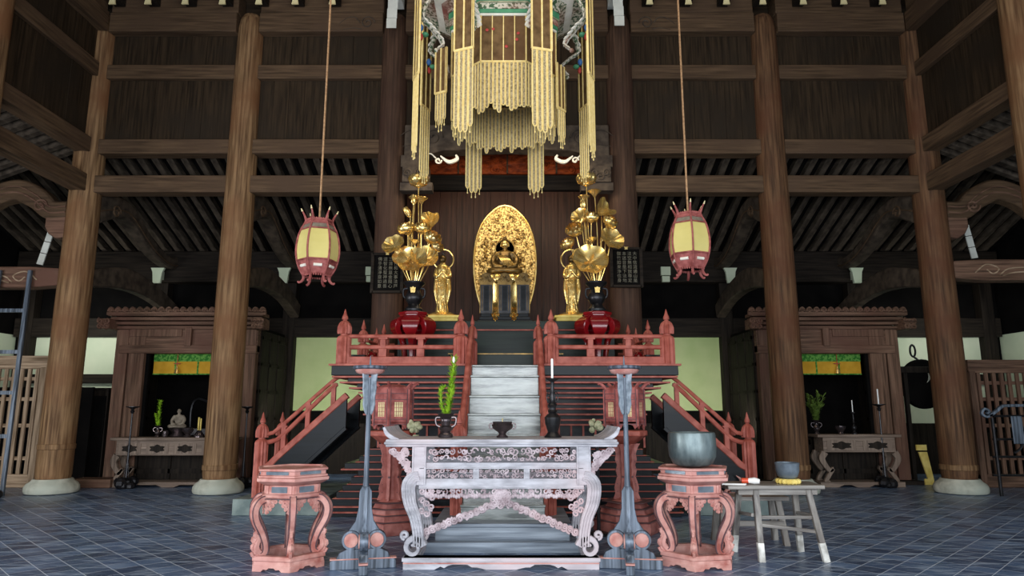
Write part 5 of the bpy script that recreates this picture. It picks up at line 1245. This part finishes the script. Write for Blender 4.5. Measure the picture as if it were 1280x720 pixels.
# ================================================================== TALL CANDLE STANDS in front
def big_stand():
    t = thing('tall_candle_stand', 'x', 'candle stand', group='tall iron candle stands flanking the carved table')
    H = Z(457, 5.95)
    # cross base
    for k in range(4):
        a = k*pi/2; b = B()
        b.prism([(0, 0), (.27, 0), (.27, .07), (.22, .085), (.2, .13), (.14, .16), (.0, .16)], -.035, .035); b.m = 1
        b.box(.04, .272, -.037, .037, .075, .087); b.xf(Matrix.Rotation(a, 4, 'Z')); cf = b.build('cross_foot', ['steel', 'pink'], t, bevel=.004)
        b = B(); b.prism([(.0, .15), (.1, .15), (.14, .22), (.13, .3), (.075, .38), (.055, .48), (.05, .62), (.03, .66), (0, .66)], -.02, .02); b.xf(Matrix.Rotation(a, 4, 'Z')); b.build('side_bracket', 'steel', t, bevel=.004)
        b = B(); b.lathe([(.075, -.035), (.08, -.02), (.08, .02), (.075, .035)], n=24); b.m = 1; b.lathe([(.055, -.045), (.06, -.03), (.06, .03), (.055, .045)], n=24)
        b.xf(Matrix.Rotation(a, 4, 'Z') @ Matrix.Translation((.105, 0, .23)) @ Matrix.Rotation(pi/2, 4, 'X')); b.build('drum_boss', ['steel', 'pink'], cf)
    b = B()
    for k in range(4): b.lathe([(.03, .1+.05*k), (.042, .11+.05*k), (.042, .135+.05*k), (.03, .145+.05*k)], n=12)
    b.build('ringed_collar', 'pink', t)
    B().lathe([(.03, .05), (.03, .6), (.022, .75), (.02, H-.1)], n=16).build('shaft', 'steel', t)
    for k in range(4):
        a = k*pi/2; b = B(); b.prism([(.02, H-.06), (.09, H-.06), (.075, H-.14), (.08, H-.2), (.065, H-.27), (.07, H-.33), (.05, H-.39), (.03, H-.42), (.02, H-.4)], -.008, .008); b.xf(Matrix.Rotation(a+pi/4, 4, 'Z')); b.build('top_bracket', 'slate', t, bevel=.003)
    b = B(); b.lathe([(.08, H-.075), (.115, H-.06), (.13, H-.035), (.12, H-.03)], n=12); b.m = 1; b.lathe([(.14, H-.03), (.15, H-.02), (.145, H), (.12, H), (.02, H-.01)], n=12); b.build('drip_tray', ['pink', 'steel'], t, bevel=.003)
    b = B(); b.tube([(0, 0, H-.02), (0, 0, H+.09)], [.012, .002], 8); b.build('spike', 'steel', t)
    return t
s0 = big_stand(); s0.location = (-1.15, 6.0, 0); s0.rotation_euler = (0, 0, R(12)); s0['label'] = 'tall dark candle stand with round tray left of the carved table'
copy_tree(s0, label='tall dark candle stand with round tray right of the carved table', loc=(1.07, 6.0, 0), rotz=R(-8))
# ================================================================== RED LANTERN TOWERS
def tower(R0, label, loc, rotz, rl):
    t = thing('pedestal_lantern', label, 'lantern', loc, rotz, group='red pedestal lanterns beside the platform')
    H = 1.62
    b = B(); b.lathe([(R0*.95, 0), (R0, .05), (R0*.98, .12), (R0*.9, .14), (R0*.88, .19), (R0*.78, .21), (R0*.75, .25), (R0*.62, .27), (R0*.55, .31), (R0*.42, .33), (.1, .35)], n=6); b.m = 1
    for z in (.135, .2, .26, .32): b.lathe([(R0*(1.0-.0)-(z-.13)*1.4*R0-.0, z-.005), (R0*(1.0)-(z-.13)*1.4*R0, z+.005)], n=6)
    b.build('stepped_base', ['dustred', 'pinkdk'], t, bevel=.006)
    b = B(); b.lathe([(.07, .3), (.06, .4), (.055, .6), (.06, .8), (.08, .93)], n=8); b.build('pillar', 'dustred', t)
    for k in range(6):
        a = k*pi/3
        Pp = [(.05, .34), (.15, .34), (.125, .4), (.135, .46), (.12, .52), (.1, .58), (.115, .64), (.1, .7), (.12, .76), (.11, .82), (.13, .88), (.16, .93), (.05, .93)]
        b = B(); b.prism(Pp, -.012, .012); b.m = 1
        for z in (.42, .5, .58, .66, .74, .82): b.ball((.1, 0, z), (.01, .016, .012), 6, 4)
        b.xf(Matrix.Rotation(a, 4, 'Z')); b.build('scalloped_fin', ['dustred', 'pinkdk'], t)
    b = B(); b.lathe([(.1, .92), (.15, .95), (.22, 1.0), (.25, 1.02), (.25, 1.07), (.2, 1.08), (.02, 1.08)], n=6, rot=0); b.build('dish', 'red', t, bevel=.006)
    for k in range(6):
        a = k*pi/3+pi/6; b = B()
        w = .19*math.tan(pi/6)*1.0
        for q in (-1, 1): b.box(q*w-.012, q*w+.012, -.012, .012, 1.12, H-.1)
        for z in (1.15, 1.2, 1.38, H-.15): b.box(-w, w, -.008, .008, z, z+.025)
        b.box(-w, w, -.004, .004, 1.15, 1.2); b.box(-w, w, -.004, .004, 1.4, H-.1); b.box(-w, -w*.45, -.004, .004, 1.2, 1.4); b.box(w*.45, w, -.004, .004, 1.2, 1.4)
        b.prism([(-w, 1.12), (-w*.7, 1.09), (-w*.5, 1.13), (0, 1.15), (w*.5, 1.13), (w*.7, 1.09), (w, 1.12), (w, 1.17), (-w, 1.17)], -.008, .008)
        b.m = 1
        for z in (1.14, 1.195, 1.405, 1.47): b.box(-w, w, -.011, .0, z, z+.006)
        for q in (-1, 1): b.box(q*w*.85-.003, q*w*.85+.003, -.014, 0, 1.12, H-.1)
        b.xf(Matrix.Rotation(a+pi/2, 4, 'Z') @ Matrix.Translation((0, -.19, 0))); ls = b.build('lantern_side', ['lantred', 'pinkdk'], t)
        b = B(); b.box(-w*.45, w*.45, -.002, .002, 1.2, 1.4); b.m = 1
        for i in range(5): b.box(-w*.45+i*w*.225-.002, -w*.45+i*w*.225+.002, -.006, 0, 1.2, 1.4)
        for i in range(6): b.box(-w*.45, w*.45, -.006, 0, 1.2+i*.04-.002, 1.2+i*.04+.002)
        b.xf(Matrix.Rotation(a+pi/2, 4, 'Z') @ Matrix.Translation((0, -.187, 0))); b.build('lattice_window', ['ivory', 'lantred'], ls)
        a = k*pi/3; d = V((cos(a), sin(a), 0)); b = B(); b.tube(catmull([d*.18+V((0, 0, H-.13)), d*.22+V((0, 0, H-.07)), d*.27+V((0, 0, H-.03)), d*.29+V((0, 0, H-.045))], 5), [.02, .02, .016, .01], 6); b.build('roof_curl', 'lantred', t)
    b = B(); b.lathe([(.22, H-.12), (.2, H-.08), (.12, H-.05), (.02, H-.04)], n=6); b.build('roof', 'lantred', t)
    b = B(); b.lathe([(.1, 1.08), (.1, H-.1)], n=6); b.build('inner_core', 'void', t)
tower(.31, 'red pedestal lantern with hexagonal lattice box left of the centre stair', (X(489, 600, 7.7), 7.7, 0), R(-93), 0)
tower(.38, 'red pedestal lantern with hexagonal lattice box right of the centre stair', (X(783, 600, 7.75), 7.75, 0), R(-60), 0)
b = B(); random.seed(9)
for s, px in ((-1, 520), (1, 746)):
    b = B()
    for k in range(14): b.ball((random.uniform(-.06, .06), random.uniform(-.04, .04), .05+random.uniform(-.03, .08)), random.uniform(.02, .04), 7, 5)
    b.lathe([(.03, -.14), (.05, -.1), (.03, -.02)], n=12)
    o = b.build('dried_ornament', 'lichen', smooth=20); o.location = (X(px, 540, 7.5), 7.5, 1.06 if 0 else Z(541, 7.5)); 
    b2 = B(); b2.tube([(0, 0, -o.location.z), (0, 0, -.1)], .02, 8); b2.lathe([(.1, -o.location.z), (.1, -o.location.z+.03), (.02, -o.location.z+.05)], n=14)
    c = b2.build('ornament_stem', 'iron', o); tag(o, 'pale lichen-coloured floral ornament beside the %s pedestal lantern' % WD[s], 'ornament')
# ================================================================== BENCH WITH BELL
BDp = 6.45
t = thing('work_bench', 'weathered wooden bench with splayed legs at right foreground', 'bench', (1.0*X(965, 650, BDp), BDp, 0))
bxx = t.location.x; zb = Z(606, BDp-.13)
b = B(); b.prism([(X(908, 606, 6.3)-bxx, -.2), (X(1030, 606, 6.3)-bxx, -.17), (X(1024, 606, 6.3)-bxx+.05, .2), (X(900, 606, 6.3)-bxx, .2)], zb-.035, zb, 'xy'); b.build('seat_board', 'bench_h', t, bevel=.006)
b = B()
for q in (-.1, .1): b.box(-.33, .38, q-.02, q+.02, zb-.09, zb-.035)
b.build('apron', 'bench_h', t, bevel=.004)
for sx_, sy_, name in ((-1, -1, 0), (1, -1, 0), (-1, 1, 0), (1, 1, 0)):
    b = B(); xt_ = .30*sx_ if sx_ > 0 else -.17; xb_ = .37 if sx_ > 0 else -.19
    if sy_ > 0: xt_ += -.04 if sx_ > 0 else -.08; xb_ += -.04 if sx_ > 0 else -.1
    A_, E_ = V((xt_, sy_*.1, zb-.04)), V((xb_, sy_*.22, 0)); k_ = A_.lerp(E_, .74)
    b.sweep([A_, k_], (0, 1, 0), .055, .05); b.m = 1; b.sweep([k_, E_], (0, 1, 0), .057, .052); b.build('leg', ['bench_v', 'worn'], t, bevel=.004)
b = B(); b.sweep([(-.18, -.14, .36), (.34, -.14, .36)], (0, 1, 0), .03, .025); b.build('stretcher', 'bench_h', t)
b = B(); b.sweep([(-.18, -.16, .3), (.35, -.16, .24)], (0, 1, 0), .03, .025); b.build('stretcher', 'bench_h', t)
for q in (-.22, .31): b = B(); b.sweep([(q, -.14, .38), (q-.03, .15, .36)], (1, 0, 0), .03, .025); b.build('stretcher', 'bench_d', t)
t = thing('low_bench', 'second wooden bench partly hidden behind the front bench', 'bench', (X(935, 640, 7.1), 7.1, 0))
b = B(); b.box(-.35, .36, -.16, .16, .42, .46); b.build('seat_board', 'bench_h', t, bevel=.006)
for q in (-1, 1):
    for w in (-1, 1): b = B(); b.sweep([(q*.27, w*.09, .42), (q*.31, w*.15, 0)], (0, 1, 0), .06, .05); b.build('leg', 'bench_v', t)
b = B(); b.box(-.3, .3, -.15, -.12, .18, .23); b.build('stretcher', 'bench_h', t)
cxp = X(985, 600, 6.42)
b = B(); b.lathe([(.085, 0), (.1, .01), (.102, .03), (.09, .045), (.02, .045)], n=28)
for k in range(16): a = 2*pi*k/16; b.ball((.094*cos(a), .094*sin(a), .022), (.018, .018, .022), 7, 5)
o = b.build('round_cushion', 'yellow'); o.location = (cxp, 6.42, zb); tag(o, 'small round yellow cushion under the bell on the bench', 'cushion')
o = B().lathe([(.01, .0), (.06, 0), (.085, .02), (.102, .07), (.104, .12), (.108, .14), (.1, .143), (.094, .12), (.08, .04), (.01, .02)], n=36).build('small_bell_bowl', 'bluepot'); o.location = (cxp, 6.42, zb+.045); tag(o, 'small blue grey bell bowl on the yellow cushion', 'bell')
t = thing('bell_striker', 'white striker with orange grip lying on the bench', 'striker', (X(930, 600, 6.38), 6.38, zb))
b = B(); b.tube(catmull([(.03, 0, .03), (.09, -.01, .03), (.13, -.03, .025)], 4), [.022, .03, .02], 10); b.build('white_head', 'white', t)
b = B(); b.tube([(-.02, .01, .03), (.04, 0, .03)], .024, 10); b.build('orange_grip', 'orange', t)
b = B(); b.prism([(-.22, -.06), (-.02, -.09), (0, -.06), (-.18, -.02)], 0, .012, 'xy'); o = b.build('white_card', 'white'); o.location = (X(930, 600, 6.38), 6.38, zb); tag(o, 'flat white card on the left end of the bench', 'card')
t = thing('curled_carving', 'pink curled dragon-like carving behind the striker on the stair foot', 'carving', (X(922, 590, 8.9), 8.9, .22))
# (small scroll pile)
b = B()
for k in range(5): b.spiral((-.12+.07*k, 0, .06+.03*(k % 2)), .06, 1.4, .02, k, 1 if k % 2 else -1, 14, 6)
b.tube(catmull([(0, 0, .1), (.04, 0, .2), (-.02, 0, .26)], 5), [.03, .02, .005], 6); b.build('scrolls', 'pink', t)
# ================================================================== LIGHT
def area(name, loc, rot, size, sy, e, col):
    l = bpy.data.lights.new(name, 'AREA'); l.shape = 'RECTANGLE'; l.size = size; l.size_y = sy; l.energy = e; l.color = col
    o = bpy.data.objects.new(name, l); C.objects.link(o); o.location = loc; o.rotation_euler = rot; return o
area('doorway_daylight', (0, -2.5, 1.9), (R(84), 0, 0), 13, 3.4, 1050, (.88, .94, 1))
area('left_side_daylight', (-10.0, 4.0, 1.5), (R(88), 0, R(-62)), 5, 2.4, 430, (.95, .97, 1))
area('right_side_daylight', (10.0, 4.0, 1.5), (R(88), 0, R(62)), 5, 2.4, 120, (.8, .9, 1))
area('warm_top_fill', (0, 5.0, 8.6), (R(28), 0, 0), 7, 3, 150, (1, .86, .66))  # warm fill light added overhead; no lamp hangs here
area('statue_fill', (0, 10.2, 5.3), (R(35), 0, 0), 2.6, .6, 36, (1, .84, .6))  # unseen fill added to brighten the statues, not a fixture of the hall
for x_, e_ in ((-3.6, 16), (3.6, 16), (-8.6, 22), (8.6, 14)):
    area('rear_aisle_fill', (x_, 12.75, 1.0 if abs(x_) < 5 else 2.9), (R(100) if abs(x_) < 5 else R(78), 0, 0), 1.8, .3, e_, (.97, 1, .92))  # added fill that brightens the plaster panels; no window stands here
w = bpy.data.worlds.new('World'); bpy.context.scene.world = w; w.use_nodes = True
w.node_tree.nodes['Background'].inputs['Color'].default_value = (.8, .9, 1, 1); w.node_tree.nodes['Background'].inputs['Strength'].default_value = .4
# ================================================================== CAMERA
cd = bpy.data.cameras.new('Camera'); cam = bpy.data.objects.new('Camera', cd); C.objects.link(cam)
cam.location = (CX, 0, CH); cam.rotation_euler = (pi/2+TH, 0, 0); cd.sensor_width = 36; cd.lens = F/1280*36; cd.clip_end = 100
sc = bpy.context.scene; sc.camera = cam
sc.view_settings.view_transform = 'Standard'; sc.view_settings.look = 'None'; sc.view_settings.exposure = .12
try: sc.cycles.use_denoising = True; sc.cycles.max_bounces = 6; sc.cycles.diffuse_bounces = 4
except Exception: pass
